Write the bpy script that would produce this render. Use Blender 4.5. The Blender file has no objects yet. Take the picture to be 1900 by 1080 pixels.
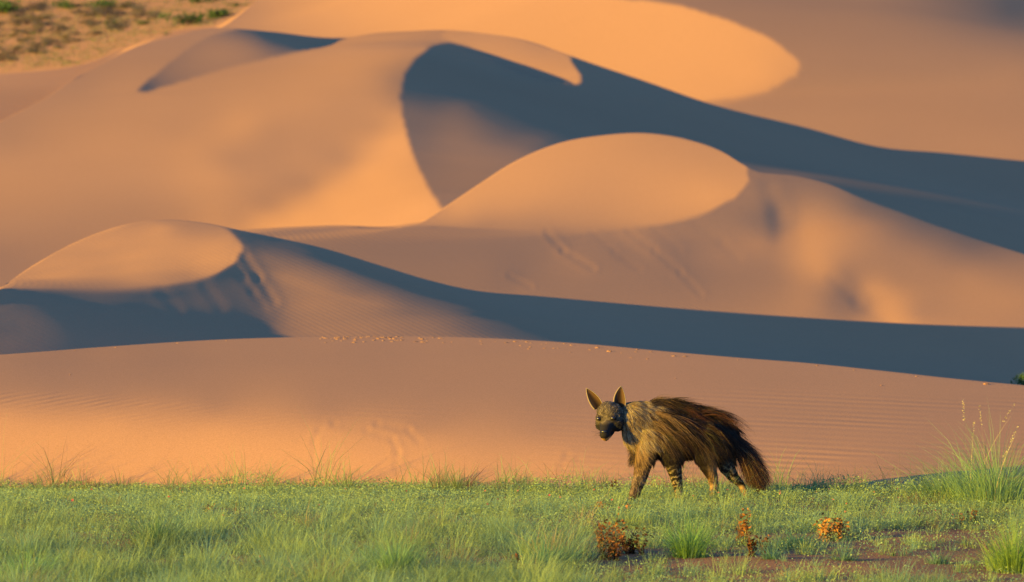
import bpy, bmesh, math, random, time
import numpy as np
from mathutils import Vector, Matrix, noise
T0=time.time()
scene=bpy.context.scene
COL=scene.collection
# ---------------------------------------------------------------- camera
F=9480.0; CAMH=2.8; PITCH=math.radians(1.673)
SUN_EL=math.radians(9.5); SUN_AZ=math.radians(34.0)
L=np.array([-math.cos(SUN_EL)*math.cos(SUN_AZ), -math.cos(SUN_EL)*math.sin(SUN_AZ), math.sin(SUN_EL)])
cam=bpy.data.objects.new('camera',bpy.data.cameras.new('camera')); COL.objects.link(cam); scene.camera=cam
cam.location=(0,0,CAMH); cam.rotation_euler=(math.radians(90)-PITCH,0,0)
cam.data.sensor_width=36; cam.data.lens=F/1900*36; cam.data.clip_start=1; cam.data.clip_end=9000
cam.data.dof.use_dof=True; cam.data.dof.focus_distance=40.2; cam.data.dof.aperture_fstop=4.5
# ---------------------------------------------------------------- world, sun, exposure
w_=bpy.data.worlds.new('World'); scene.world=w_; w_.use_nodes=True; nt_=w_.node_tree
sky=nt_.nodes.new('ShaderNodeTexSky'); sky.sky_type='NISHITA'; sky.sun_disc=False
sky.sun_elevation=SUN_EL; sky.sun_rotation=math.atan2(L[0],L[1]); sky.ozone_density=6.0; sky.dust_density=0.2; sky.air_density=1.0
tint_=nt_.nodes.new('ShaderNodeVectorMath'); tint_.operation='MULTIPLY'; tint_.inputs[1].default_value=(1.02,1.02,1.12)   # clear desert air, slightly bluer
nt_.links.new(sky.outputs[0],tint_.inputs[0]); nt_.links.new(tint_.outputs[0],nt_.nodes['Background'].inputs[0]); nt_.nodes['Background'].inputs[1].default_value=.138
sd_=bpy.data.lights.new('sun','SUN'); sd_.energy=5.0; sd_.angle=math.radians(.5); sd_.color=(1,.64,.03)
sun=bpy.data.objects.new('sun',sd_); COL.objects.link(sun)
sun.rotation_euler=Vector(L).to_track_quat('Z','Y').to_euler()
scene.view_settings.view_transform='Standard'; scene.view_settings.look='None'; scene.view_settings.gamma=1
scene.view_settings.exposure=1.34

# ---------------------------------------------------------------- dune surfaces: solved from crest lines and slope samples
cp,sp=math.cos(PITCH),math.sin(PITCH)
RT=np.array([1,0,0.]); UP=np.array([0,sp,cp]); FW=np.array([0,cp,-sp])
SMAX=0.46
def interp(pts,x):
    pts=np.array(pts,float); 
    # smooth monotone-ish cubic through points (catmull-rom on x)
    xs,ys=pts[:,0],pts[:,1]
    m=np.gradient(ys,xs)
    x=np.clip(x,xs[0],xs[-1]); i=np.clip(np.searchsorted(xs,x)-1,0,len(xs)-2)
    h=xs[i+1]-xs[i]; t=(x-xs[i])/h
    return (2*t**3-3*t**2+1)*ys[i]+(t**3-2*t**2+t)*h*m[i]+(-2*t**3+3*t**2)*ys[i+1]+(t**3-t**2)*h*m[i+1]
def inside(poly,X,Y):
    r=np.zeros(X.shape,bool); n=len(poly)
    for k in range(n):
        x1,y1=poly[k]; x2,y2=poly[(k+1)%n]
        c=((y1>Y)!=(y2>Y))&(X<(x2-x1)*(Y-y1)/((y2-y1) if y2!=y1 else 1e-9)+x1)
        r^=c
    return r
SIL={
'G':[(-250,668),(0,660),(200,645),(400,632),(550,627),(750,625),(900,629),(1100,641),(1250,655),(1400,668),(1500,676),(1650,692),(1750,703),(1900,718),(2150,742)],
'S':[(-250,560),(0,533),(60,495),(150,447),(230,420),(310,410),(380,416),(440,428),(500,440),(600,462),(700,492),(800,522),(880,541),(1000,553),(1250,575),(1450,590),(1700,605),(1900,612),(2150,620)],
'N':[(330,450),(400,433),(480,425),(600,420),(750,417),(790,408),(822,388),(880,350),(960,300),(1040,268),(1120,254),(1200,250),(1280,262),(1340,283),(1385,310),(1410,321),(1440,326),(1480,330),(1540,345),(1600,370),(1700,405),(1800,440),(1900,472),(2150,560)],
'M':[(-250,330),(0,226),(83,183),(146,142),(190,118),(250,88),(320,68),(400,52),(440,54),(500,59),(640,70),(700,61),(760,58),(830,56),(900,63),(980,78),(1040,98),(1080,112),(1200,152),(1310,190),(1500,238),(1640,275),(1750,285),(1900,300),(2150,320)],
'B':[(-250,160),(0,137),(160,118),(240,88),(330,58),(420,40),(450,20),(475,0),(510,-40),(560,-80),(700,-100),(2150,-100)],
'F':[(-500,-70),(0,-75),(300,-72),(800,-70)],
}
MID={
'Bc':[(1150,222),(1200,222),(1310,192),(1430,166),(1478,140),(1500,130)],
'N':[(300,455),(380,446),(480,431),(600,424),(750,422),(850,424),(1000,431),(1150,426),(1250,413),(1310,397),(1360,371),(1400,372),(1500,420),(1600,455),(1900,540),(2300,600)],
'S':[(-400,540),(0,536),(100,536),(250,534),(330,527),(400,511),(430,493),(500,505),(600,540),(1000,595),(1900,660),(2300,680)]}
def cap_poly(sil,x0,x1,bottom):
    xs=np.linspace(x0,x1,60); return [(x,interp(sil,x)-3) for x in xs]+bottom
REG={
'M':[ # creased regions, first match wins; last = rest
 [(255,170),(275,150),(300,130),(330,105),(365,80),(400,63),(430,57),(500,50),(640,60),(640,72),(560,95),(500,108),(430,125),(330,155),(270,172)],
 [(830,40),(820,72),(835,80),(870,88),(900,102),(960,135),(1010,150),(1060,158),(1075,158),(1078,148),(1074,135),(1062,118),(1045,100),(1030,40)],
 [(822,390),(800,360),(775,310),(760,270),(748,225),(742,180),(750,140),(770,110),(800,88),(830,80),(870,88),(900,102),(960,135),(1010,150),(1075,158),(1078,140),(1062,118),(1045,40),(2200,40),(2200,700),(822,700)],
 None],
'B':[ [(-300,-200),(-300,700),(1200,700),(1150,215)]+[(x,interp(MID['Bc'],x)) for x in np.linspace(1180,1478,60)]+[(1483,125),(1480,112),(1430,72),(1350,38),(1250,8),(1120,-5),(900,-60),(900,-200)], None],
'N':[ [(300,410)]+[(x,interp(SIL['N'],x)-4) for x in np.linspace(330,1385,50)]+[(1389,338)]+[(x,interp(MID['N'],x)) for x in np.linspace(1362,330,120)], None],
'S':[ [(-420,500)]+[(x,interp(SIL['S'],x)-4) for x in np.linspace(-240,400,40)]+[(430,433),(447,452),(446,470)]+[(x,interp(MID['S'],x)) for x in np.linspace(432,-400,100)]+[(-420,500)], None],
'G':[None],'F':[None],
}
D=-.025
PTS={
'F':[[(-300,50,.75),(0,0,.7),(0,120,.8),(100,60,.75),(200,20,.7),(200,90,.8),(300,60,.8),(350,0,.7),(420,30,.75),(600,0,.7),(600,-50,.7),(100,-50,.65)]],
'M':[
 [(265,165,.0),(300,145,.25),(350,110,.35),(400,85,.38),(450,80,.3),(480,95,.3),(500,75,.0),(560,75,-.12),(620,72,-.12),(540,92,.1),(450,60,.1)],
 [(850,70,.6),(900,85,.65),(950,110,.7),(1000,130,.75),(1050,145,.8),(1000,90,.55),(1050,120,.65)],
 [(755,200,0.12),(780,250,0.16),(800,200,0.08),(850,200,0.12),(850,250,0.24),(850,300,0.288),(810,330,0.264),(830,370,0.28),(900,300,0.288),(960,290,0.24),(900,200,.0),(900,240,0.12),(1000,260,0.096),(950,220,0),(850,150,-.1),(830,100,D),(780,130,-.05),(930,150,D),(1000,200,D),(1100,200,D),(1100,150,-.1),(1150,165,.0),(1180,180,.02),(1200,230,D),(1300,260,D),(1310,205,-.1),(1400,260,D),(1450,300,D),(1500,260,D),(1600,300,D),(1700,330,D),(1800,380,D),(1880,430,D),(1880,320,D),(1640,290,D),(760,160,-.03),(1050,262,D),(1090,240,D),(1000,230,-.05),(1150,240,D),(1250,235,D),(1350,240,D),(940,250,.08),(1000,280,0.096),(1350,300,D)],
 [(-200,400,0.449),(20,260,0.486),(100,230,0.538),(200,170,0.523),(300,100,0.449),(370,65,0.411),(230,140,0.508),(150,155,0.449),(0,330,0.598),(100,330,0.573),(200,260,0.598),(300,200,0.573),(400,150,0.553),(500,120,0.553),(600,90,0.598),(700,70,0.573),(780,65,0.523),(0,420,0.486),(100,400,0.508),(200,360,0.538),(300,320,0.598),(0,480,0.359),(60,460,0.411),(130,430,0.449),(250,400,0.486),(330,395,0.523),(350,280,0.648),(450,230,0.698),(560,180,0.648),(650,130,0.648),(720,110,0.573),(400,330,0.673),(330,340,0.623),(430,300,0.523),(500,250,0.538),(420,380,0.623),(480,340,0.573),(560,280,0.573),(640,200,0.573),(700,150,0.538),(560,310,0.573),(700,390,1.0),(700,330,1.0),(740,370,1.0),(780,380,1.0),(730,280,0.937),(740,230,0.749),(740,180,0.411),(745,200,0.486),(750,150,0.3),(765,300,0.874),(800,370,0.937),(700,235,.60),(640,298,.55),(570,345,.52),(500,383,.54),(440,406,.6),(728,262,.92),(676,318,.97),(612,362,.98),(556,394,.97),(492,410,.9),(600,400,.98),(640,250,.6),(690,200,.6),(720,180,.5),(738,215,.72),(430,240,.68),(400,215,.6),(330,240,.56),(400,400,0.648)]],
'B':[
 [(20,160,.42),(60,170,.4),(20,200,.38),(120,140,.42),(200,120,.45),(300,80,.45),(400,50,.48),(470,30,.55),(520,20,.68),(600,10,.82),(600,55,.78),(540,50,.7),(700,30,.92),(700,-40,.9),(850,30,1),(1000,40,1),(1100,60,1.02),(1200,100,1.02),(1300,130,1),(1250,170,1),(1350,90,1),(1400,130,.98),(1440,110,.9),(1460,130,.85),(1310,180,.95)],
 [(1300,5,.35),(1450,50,.36),(1530,110,.42),(1600,150,.45),(1450,180,.48),(1380,200,.5),(1500,200,.5),(1600,230,.5),(1700,200,.48),(1850,220,.46),(1850,270,.5),(1650,260,.48),(1600,20,.33),(1700,60,.33),(1800,100,.36),(1850,60,.22),(1880,20,.05),(1750,10,.2),(1880,130,.42),(1600,90,.38)]],
'N':[
 [(850,385,.78),(900,350,.8),(1000,300,.78),(1100,270,.74),(1200,262,.66),(1300,280,.62),(1350,310,.66),(1370,340,.7),(1300,350,.78),(1200,340,.72),(1100,330,.7),(1000,350,.76),(950,380,.7),(1050,390,.6),(1150,390,.64),(1250,390,.72),(1000,410,.5),(900,410,.5),(800,412,.5),(1100,412,.55),(1330,375,.8),(600,421,.5)],
 [(500,440,0.312),(600,460,0.312),(700,470,0.303),(800,480,0.303),(900,500,0.312),(1000,520,0.312),(1000,450,0.295),(1100,450,0.312),(1200,440,0.328),(1200,520,0.328),(1100,540,0.328),(1300,480,0.328),(1300,560,0.369),(1350,410,0.312),(1400,370,0.315),(1400,450,0.45),(1435,390,0.12),(1440,420,0.18),(1480,400,0.5),(1500,450,0.68),(1530,500,0.72),(1600,420,0.42),(1700,480,0.42),(1800,520,0.52),(1880,560,0.55),(1850,490,0.315),(1500,560,0.52),(1580,530,0.315),(1560,510,0.4),(1620,560,0.62),(1650,590,0.75),(1600,540,0.6),(1700,580,0.5),(1880,600,0.5),(1500,345,0.27),(1600,385,0.18),(1660,520,.46),(1620,470,.44),(1430,480,.38),(1450,520,.4),(1700,420,0.135),(1800,455,0.135),(1420,340,0.27),(1020,440,0.246),(1035,450,0.279),(1060,470,0.377),(1100,495,0.361),(1180,440,0.41),(1200,460,0.377),(1260,470,0.271),(1290,510,0.287),(1150,470,0.279),(1450,380,0.27),(1425,395,0.2),(1445,425,0.16),(1430,440,0.324),(1485,430,0.64),(1510,470,0.72),(1540,480,0.6),(1560,500,0.45),(1590,545,0.26),(1600,570,0.3),(1610,540,0.72),(1640,570,0.82),(1665,595,0.88),(960,518,0.246),(975,525,0.361),(1000,540,0.328)]],
'S':[
 [(30,525,.6),(100,490,.66),(100,520,.66),(200,450,.7),(200,480,.62),(200,520,.62),(300,430,.7),(300,460,.66),(300,510,.6),(350,510,.55),(400,450,.68),(420,470,.7),(380,490,.74),(400,430,.45),(330,415,.4),(250,420,.55),(250,500,.7)],
 [(420,425,-.05),(480,445,D),(600,475,D),(700,505,D),(800,540,D),(900,570,D),(1000,600,D),(1100,620,D),(1000,560,D),(1200,600,D),(1400,620,D),(1600,650,D),(1880,680,D),(1880,620,D),(470,480,.2),(530,515,.36),(565,560,.38),(540,600,.34),(600,520,.32),(620,600,.4),(700,570,.33),(700,610,.36),(800,600,.28),(850,620,.22),(560,490,.2),(650,520,.15),(750,560,.15),(480,520,.1),(500,560,.15),(450,500,.02),(470,560,.02),(490,600,.06),(430,560,.03),(400,545,.05),(350,560,.0),(380,580,.0),(420,600,-.03),(455,600,-.01),(300,560,-.02),(250,550,-.02),(200,560,.0),(100,560,-.05),(50,580,.03),(50,620,.05),(200,620,-.08),(300,620,-.08),(400,620,-.05),(450,620,-.02),(300,590,.05)]],
'G':[
 [(-300,700,.4),(0,690,.41),(0,668,.4),(200,655,.41),(400,640,.4),(400,690,.41),(600,640,.41),(800,640,.41),(1000,650,.4),(1200,665,.4),(1200,720,.41),(1600,700,.39),(1600,750,.41),(1900,740,.38),(1900,790,.4),(2200,800,.4),(300,720,.41),(700,730,.42),(1000,740,.42),(1300,760,.43),
 (-200,740,.45),(-200,790,.9),(0,735,.43),(0,752,.62),(0,775,.86),(100,738,.43),(200,745,.44),(200,765,.68),(200,785,.9),(400,757,.45),(400,777,.72),(400,800,.95),(600,772,.46),(600,792,.76),(600,812,.94),(800,792,.49),(800,815,.76),(800,840,.88),(1000,805,.5),(1000,830,.7),(1000,860,.84),(1150,820,.5),(1150,850,.66),(1150,880,.74),(1300,830,.47),(1300,870,.58),(1500,820,.44),(1500,860,.56),(1500,890,.6),(1700,840,.42),(1700,880,.44),(1900,860,.42),
 (100,800,.95),(-200,850,.95),(300,820,.97),(500,830,1),(700,860,.97),(300,880,.97),(500,880,1),(900,880,.86),(100,880,.93)]],
}
XR={'G':(-400,2300),'S':(-400,2300),'N':(380,2300),'M':(-400,2300),'B':(-400,2300),'F':(-400,700)}
def bottom(name,x):
    if name=='G': return np.full_like(x,925.)
    if name=='S': return interp(SIL['G'],x)+45
    if name=='N': return interp(SIL['S'],x)+45
    if name=='M':
        n=interp(SIL['N'],x); s=interp(SIL['S'],x)
        k=1/(1+np.exp(-(x-470)/12.)); return np.where(x<470,s,n)*0+ (1-k)*s+k*n+40
    if name=='B': return interp(SIL['M'],x)+40
    if name=='F': return interp(SIL['B'],np.minimum(x,450.))+45
PRIOR={ # distance at bottom, at silhouette (typical), x tilt
'G':(40.5,52,0),'S':(60,72,14),'N':(88,108,0),'M':(140,200,12),'B':(270,370,0),'F':(390,540,0)}
def build(name,nx,nt):
    x0,x1=XR[name]; xs=np.linspace(x0,x1,nx); t=np.linspace(0,1,nt)
    yt=interp(SIL[name],xs); yb=bottom(name,xs)
    tt=t**1.15
    X=np.repeat(xs[:,None],nt,1); Y=yt[:,None]+(yb-yt)[:,None]*tt[None,:]
    if name in MID:
        ym=np.clip(interp(MID[name],xs),yt+4,yb-4)
        k=int(nt*{'N':.4,'S':.5}[name]); a=np.linspace(0,1,k+1); b=np.linspace(0,1,nt-k)
        Y=np.concatenate([yt[:,None]+(ym-yt)[:,None]*a[None],ym[:,None]+(yb-ym)[:,None]*b[None,1:]],1)
        # keep classification of cells exact: nodes on the crease belong to the lower side
    T=np.zeros(X.shape); R=np.zeros(X.shape,int)-1
    for k,poly in enumerate(REG[name]):
        m=(R<0)&(inside(poly,X,Y+1.) if poly is not None else True)
        R[m]=k
    for k,p in enumerate(PTS[name]):
        p=np.array(p,float); m=R==k
        if not m.any(): continue
        # smoothed linear radial basis through the sample points
        def K(ax,ay,b): return -np.sqrt((ax[:,None]-b[:,0])**2+((ay[:,None]-b[:,1])*1.5)**2+400.)
        n=len(p); A=np.zeros((n+1,n+1)); A[:n,:n]=K(p[:,0],p[:,1],p)+np.eye(n)*(25. if name=='G' else 6.); A[n,:n]=1; A[:n,n]=1
        c=np.linalg.solve(A,np.append(p[:,2],0))
        T[m]=np.clip(K(X[m],Y[m],p)@c[:n]+c[n],-.2,1.08)
    return xs,X,Y,T,R
def geomops(X,Y):
    # image-plane coords
    u=(X-950)/F; v=-(Y-540)/F
    return u,v
def world(X,Y,w):
    u,v=geomops(X,Y); d=np.exp(w)[...,None]
    return np.array([0,0,CAMH])+d*(FW+u[...,None]*RT+v[...,None]*UP)
def fields(X,Y,w):
    """cell-centred gradients of w by u,v"""
    u,v=geomops(X,Y)
    a=(w[1:,:]-w[:-1,:]); a=(a[:,1:]+a[:,:-1])/2; b=(w[:,1:]-w[:,:-1]); b=(b[1:]+b[:-1])/2
    uX=(u[1:,:]-u[:-1,:]); uX=(uX[:,1:]+uX[:,:-1])/2
    vX=(v[1:,:]-v[:-1,:]); vX=(vX[:,1:]+vX[:,:-1])/2
    vT=(v[:,1:]-v[:,:-1]); vT=(vT[1:]+vT[:-1])/2
    q=b/vT; p=(a-q*vX)/uX
    return p,q,uX,vX,vT
def cc(A): return (A[1:,1:]+A[1:,:-1]+A[:-1,1:]+A[:-1,:-1])/4
Lc=np.array([L@RT,L@UP,L@FW]); Zc=np.array([0,cp,-sp])
def solve(name,nx,nt,w=None,iters=200,lam=.02,verbose=False,LIT=1.0):
    xs,X,Y,T,R=build(name,nx,nt); lam={'M':.05,'S':.03}.get(name,lam)
    u,v=geomops(X,Y); db,ds,dt=PRIOR[name]
    yt=interp(SIL[name],xs); yb=bottom(name,xs)
    s=(Y-yt[:,None])/(yb-yt)[:,None]
    w0=np.log(ds+(db-ds)*s+dt*np.clip((X-950)/1350,-1,1))
    if name=='G':
        dep=CAMH/( -(FW[2]+v*UP[2]) ); w0g=np.log(dep)   # flat ground distance
        fix=np.zeros(X.shape,bool)
    else: fix=np.zeros(X.shape,bool)
    if w is None: w=w0.copy()
    w=np.where(fix,w0,w)
    p0,q0,uX,vX,vT=fields(X,Y,w0)
    uc,vc=cc(u),cc(v); Tc=cc(T)*SMAX
    if name=='B': R=R*0
    same=(R[1:,1:]==R[:-1,:-1])&(R[1:,:-1]==R[:-1,1:])&(R[1:,1:]==R[1:,:-1])
    Rc=R[1:,1:]
    Wd=np.where(same,1.,.15 if name=='B' else .3)
    dx=(xs[1]-xs[0]); dy=cc(np.abs(np.gradient(Y,axis=1)))
    area=dx*dy; area=area/area.mean()
    W=Wd*area
    if name=='G': W=W*np.clip((908-cc(Y))/8,0.02,1)
    wmin=np.log({'G':40.1,'S':55.5,'N':84.,'M':118.,'B':245.,'F':370.}[name])
    # smoothness between neighbour cells with same region
    dk=1+20*(Tc<=0.02)
    dkx=(dk[1:]+dk[:-1])/2; dky=(dk[:,1:]+dk[:,:-1])/2
    if name=='G': same=same&(cc(Y)<900)
    sx=dkx*((Rc[1:]==Rc[:-1])&same[1:]&same[:-1])*1.; sy=dky*((Rc[:,1:]==Rc[:,:-1])&same[:,1:]&same[:,:-1])*1.
    def f(wv):
        w_=wv.reshape(X.shape); g=np.zeros_like(w_)
        a=(w_[1:,:]-w_[:-1,:]); a=(a[:,1:]+a[:,:-1])/2; b=(w_[:,1:]-w_[:,:-1]); b=(b[1:]+b[:-1])/2
        q=b/vT; p=(a-q*vX)/uX
        Nx,Ny,Nz=-p,-q,1+uc*p+vc*q           # points along +forward; visible normal is -N
        Nx,Ny,Nz=-Nx,-Ny,-Nz
        n=np.sqrt(Nx**2+Ny**2+Nz**2)
        sh=(Nx*Lc[0]+Ny*Lc[1]+Nz*Lc[2])/n
        nz=(Nx*Zc[0]+Ny*Zc[1]+Nz*Zc[2])/n
        r=sh-Tc
        dark=(Tc<=0)&(r<0); r=np.where(dark,r*.1,r)
        E=(W*r**2).sum(); gs=2*W*r*np.where(dark,.1,1)
        h=np.maximum(0,math.cos(math.radians(33))-nz); E+=(6*W*h**2).sum(); gz=-12*W*h
        # smoothness on unit normals (cam x,y,z)
        nn=np.stack([Nx/n,Ny/n,Nz/n]); gn=np.zeros_like(nn)
        kx=lam*(60./dx)**2*.02; d=nn[:,1:]-nn[:,:-1]; E+=(kx*sx*d**2).sum(); t=2*kx*sx*d; gn[:,1:]+=t; gn[:,:-1]-=t
        ky=kx*(dx/ (dy.mean()*2.0))**2; d=nn[:,:,1:]-nn[:,:,:-1]; E+=(ky*sy*d**2).sum(); t=2*ky*sy*d; gn[:,:,1:]+=t; gn[:,:,:-1]-=t
        lo=np.maximum(0,wmin-w_); E+=(30*lo**2).sum(); g-=60*lo
        # prior on depth (weak)
        dv=(w_-w0); kp=2e-3+(np.clip((Y-895)/10,0,1)*.02 if name=='G' else 0); E+=(kp*dv**2).sum(); g+=2*kp*dv
        gN=[]
        N=[Nx/n,Ny/n,Nz/n]
        tot=[gs*Lc[i]+gz*Zc[i]+gn[i] for i in range(3)]
        dot=sum(tot[i]*N[i] for i in range(3))
        gN=[(tot[i]-dot*N[i])/n for i in range(3)]
        # N = (p, q, -(1+uc p+vc q))
        gp=gN[0]-uc*gN[2]; gq=gN[1]-vc*gN[2]
        ga=gp/uX; gq=gq-gp*vX/uX; gb=gq/vT
        g[1:,1:]+=ga/2; g[1:,:-1]+=ga/2; g[:-1,1:]-=ga/2; g[:-1,:-1]-=ga/2
        g[1:,1:]+=gb/2; g[:-1,1:]+=gb/2; g[1:,:-1]-=gb/2; g[:-1,:-1]-=gb/2
        g[fix]=0
        return E,g.ravel()
    wv=lbfgs(f,w.ravel().copy(),iters)
    E,_=f(wv); w=wv.reshape(X.shape)
    p,q,_,_,_=fields(X,Y,w)
    Nx,Ny,Nz=p,q,-(1+uc*p+vc*q); n=np.sqrt(Nx**2+Ny**2+Nz**2)
    sh=(Nx*Lc[0]+Ny*Lc[1]+Nz*Lc[2])/n
    if verbose: print(name,nx,nt,'E',round(E,2),'rms',np.sqrt((W*np.where((Tc<=0)&(sh<0),0,sh-Tc)**2).mean()),'d',np.exp(w.min()),np.exp(w.max()))
    return X,Y,T,R,w,sh
def lbfgs(f,x,iters,m=12):
    E,g=f(x); S=[];Yv=[]
    for it in range(iters):
        q=g.copy(); al=[]
        for s,y in zip(reversed(S),reversed(Yv)):
            a=s@q/(y@s); al.append(a); q-=a*y
        if S: q*=(S[-1]@Yv[-1])/(Yv[-1]@Yv[-1])
        else: q*=1e-3/(np.abs(q).max()+1e-12)
        for (s,y),a in zip(zip(S,Yv),reversed(al)):
            b=y@q/(y@s); q+=s*(a-b)
        d=-q; gd=g@d
        if gd>=0: d=-g*1e-3/(np.abs(g).max()+1e-12); gd=g@d; S=[];Yv=[]
        st=1.; ok=False
        for _ in range(25):
            xn=x+st*d; En,gn=f(xn)
            if En<=E+1e-4*st*gd: ok=True;break
            st*=.5
        if not ok: break
        s=xn-x; y=gn-g
        if s@y>1e-14: S.append(s);Yv.append(y)
        if len(S)>m: S.pop(0);Yv.pop(0)
        x,E,g=xn,En,gn
    return x
def resize(w,nx,nt):
    a=np.linspace(0,w.shape[0]-1,nx); i=np.minimum(a.astype(int),w.shape[0]-2); f=(a-i)[:,None]
    w=w[i]*(1-f)+w[i+1]*f
    b=np.linspace(0,w.shape[1]-1,nt); j=np.minimum(b.astype(int),w.shape[1]-2); f=(b-j)[None]
    return w[:,j]*(1-f)+w[:,j+1]*f
NX=600
NT={'G':64,'S':64,'N':72,'M':112,'B':110,'F':32}
def full(name,levels=(8,4,2,1),iters=(500,400,300,200)):
    w=None
    for lv,it in zip(levels,iters):
        nx=NX//lv+1; nt=max(8,NT[name]//lv)
        if w is not None: w=resize(w,nx,nt)
        X,Y,T,R,w,sh=solve(name,nx,nt,w,it)
    return X,Y,T,R,w,sh

# ---------------------------------------------------------------- helpers
def mat(name,base,rough=1.0,spec=0.0):
    m=bpy.data.materials.new(name); m.use_nodes=True; b=m.node_tree.nodes['Principled BSDF']
    b.inputs['Base Color'].default_value=(*base,1); b.inputs['Roughness'].default_value=rough
    b.inputs['Specular IOR Level'].default_value=spec
    return m
def mesh_np(name,V,Fq,m,parent=None,smooth=True,cols=None):
    """V (n,3), Fq (k,3|4) integer arrays -> linked object"""
    V=np.asarray(V,np.float32); Fq=np.asarray(Fq,np.int32)
    me=bpy.data.meshes.new(name); k,s=Fq.shape
    me.vertices.add(len(V)); me.vertices.foreach_set('co',V.ravel())
    me.loops.add(k*s); me.loops.foreach_set('vertex_index',Fq.ravel())
    me.polygons.add(k); me.polygons.foreach_set('loop_start',np.arange(0,k*s,s,dtype=np.int32))
    if smooth: me.polygons.foreach_set('use_smooth',np.ones(k,bool))
    me.update(calc_edges=True)
    if cols is not None:
        a=me.color_attributes.new('tint','FLOAT_COLOR','POINT')
        c=np.ones((len(V),4),np.float32); c[:,:3]=cols; a.data.foreach_set('color',c.ravel())
    me.materials.append(m)
    o=bpy.data.objects.new(name,me); COL.objects.link(o); o.parent=parent
    return o
def tag(o,label=None,cat=None,group=None,kind=None):
    if label: o['label']=label
    if cat: o['category']=cat
    if group: o['group']=group
    if kind: o['kind']=kind
    return o
def empty(name,loc,rz=0):
    o=bpy.data.objects.new(name,None); COL.objects.link(o); o.location=loc; o.rotation_euler=(0,0,rz); o.empty_display_size=.1
    return o
def ray(px,py): 
    d=FW+(px-950)/F*RT-(py-540)/F*UP
    return d
def at_depth(px,py,Y):
    d=ray(px,py); return np.array([0,0,CAMH])+d*(Y/d[1])
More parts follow.
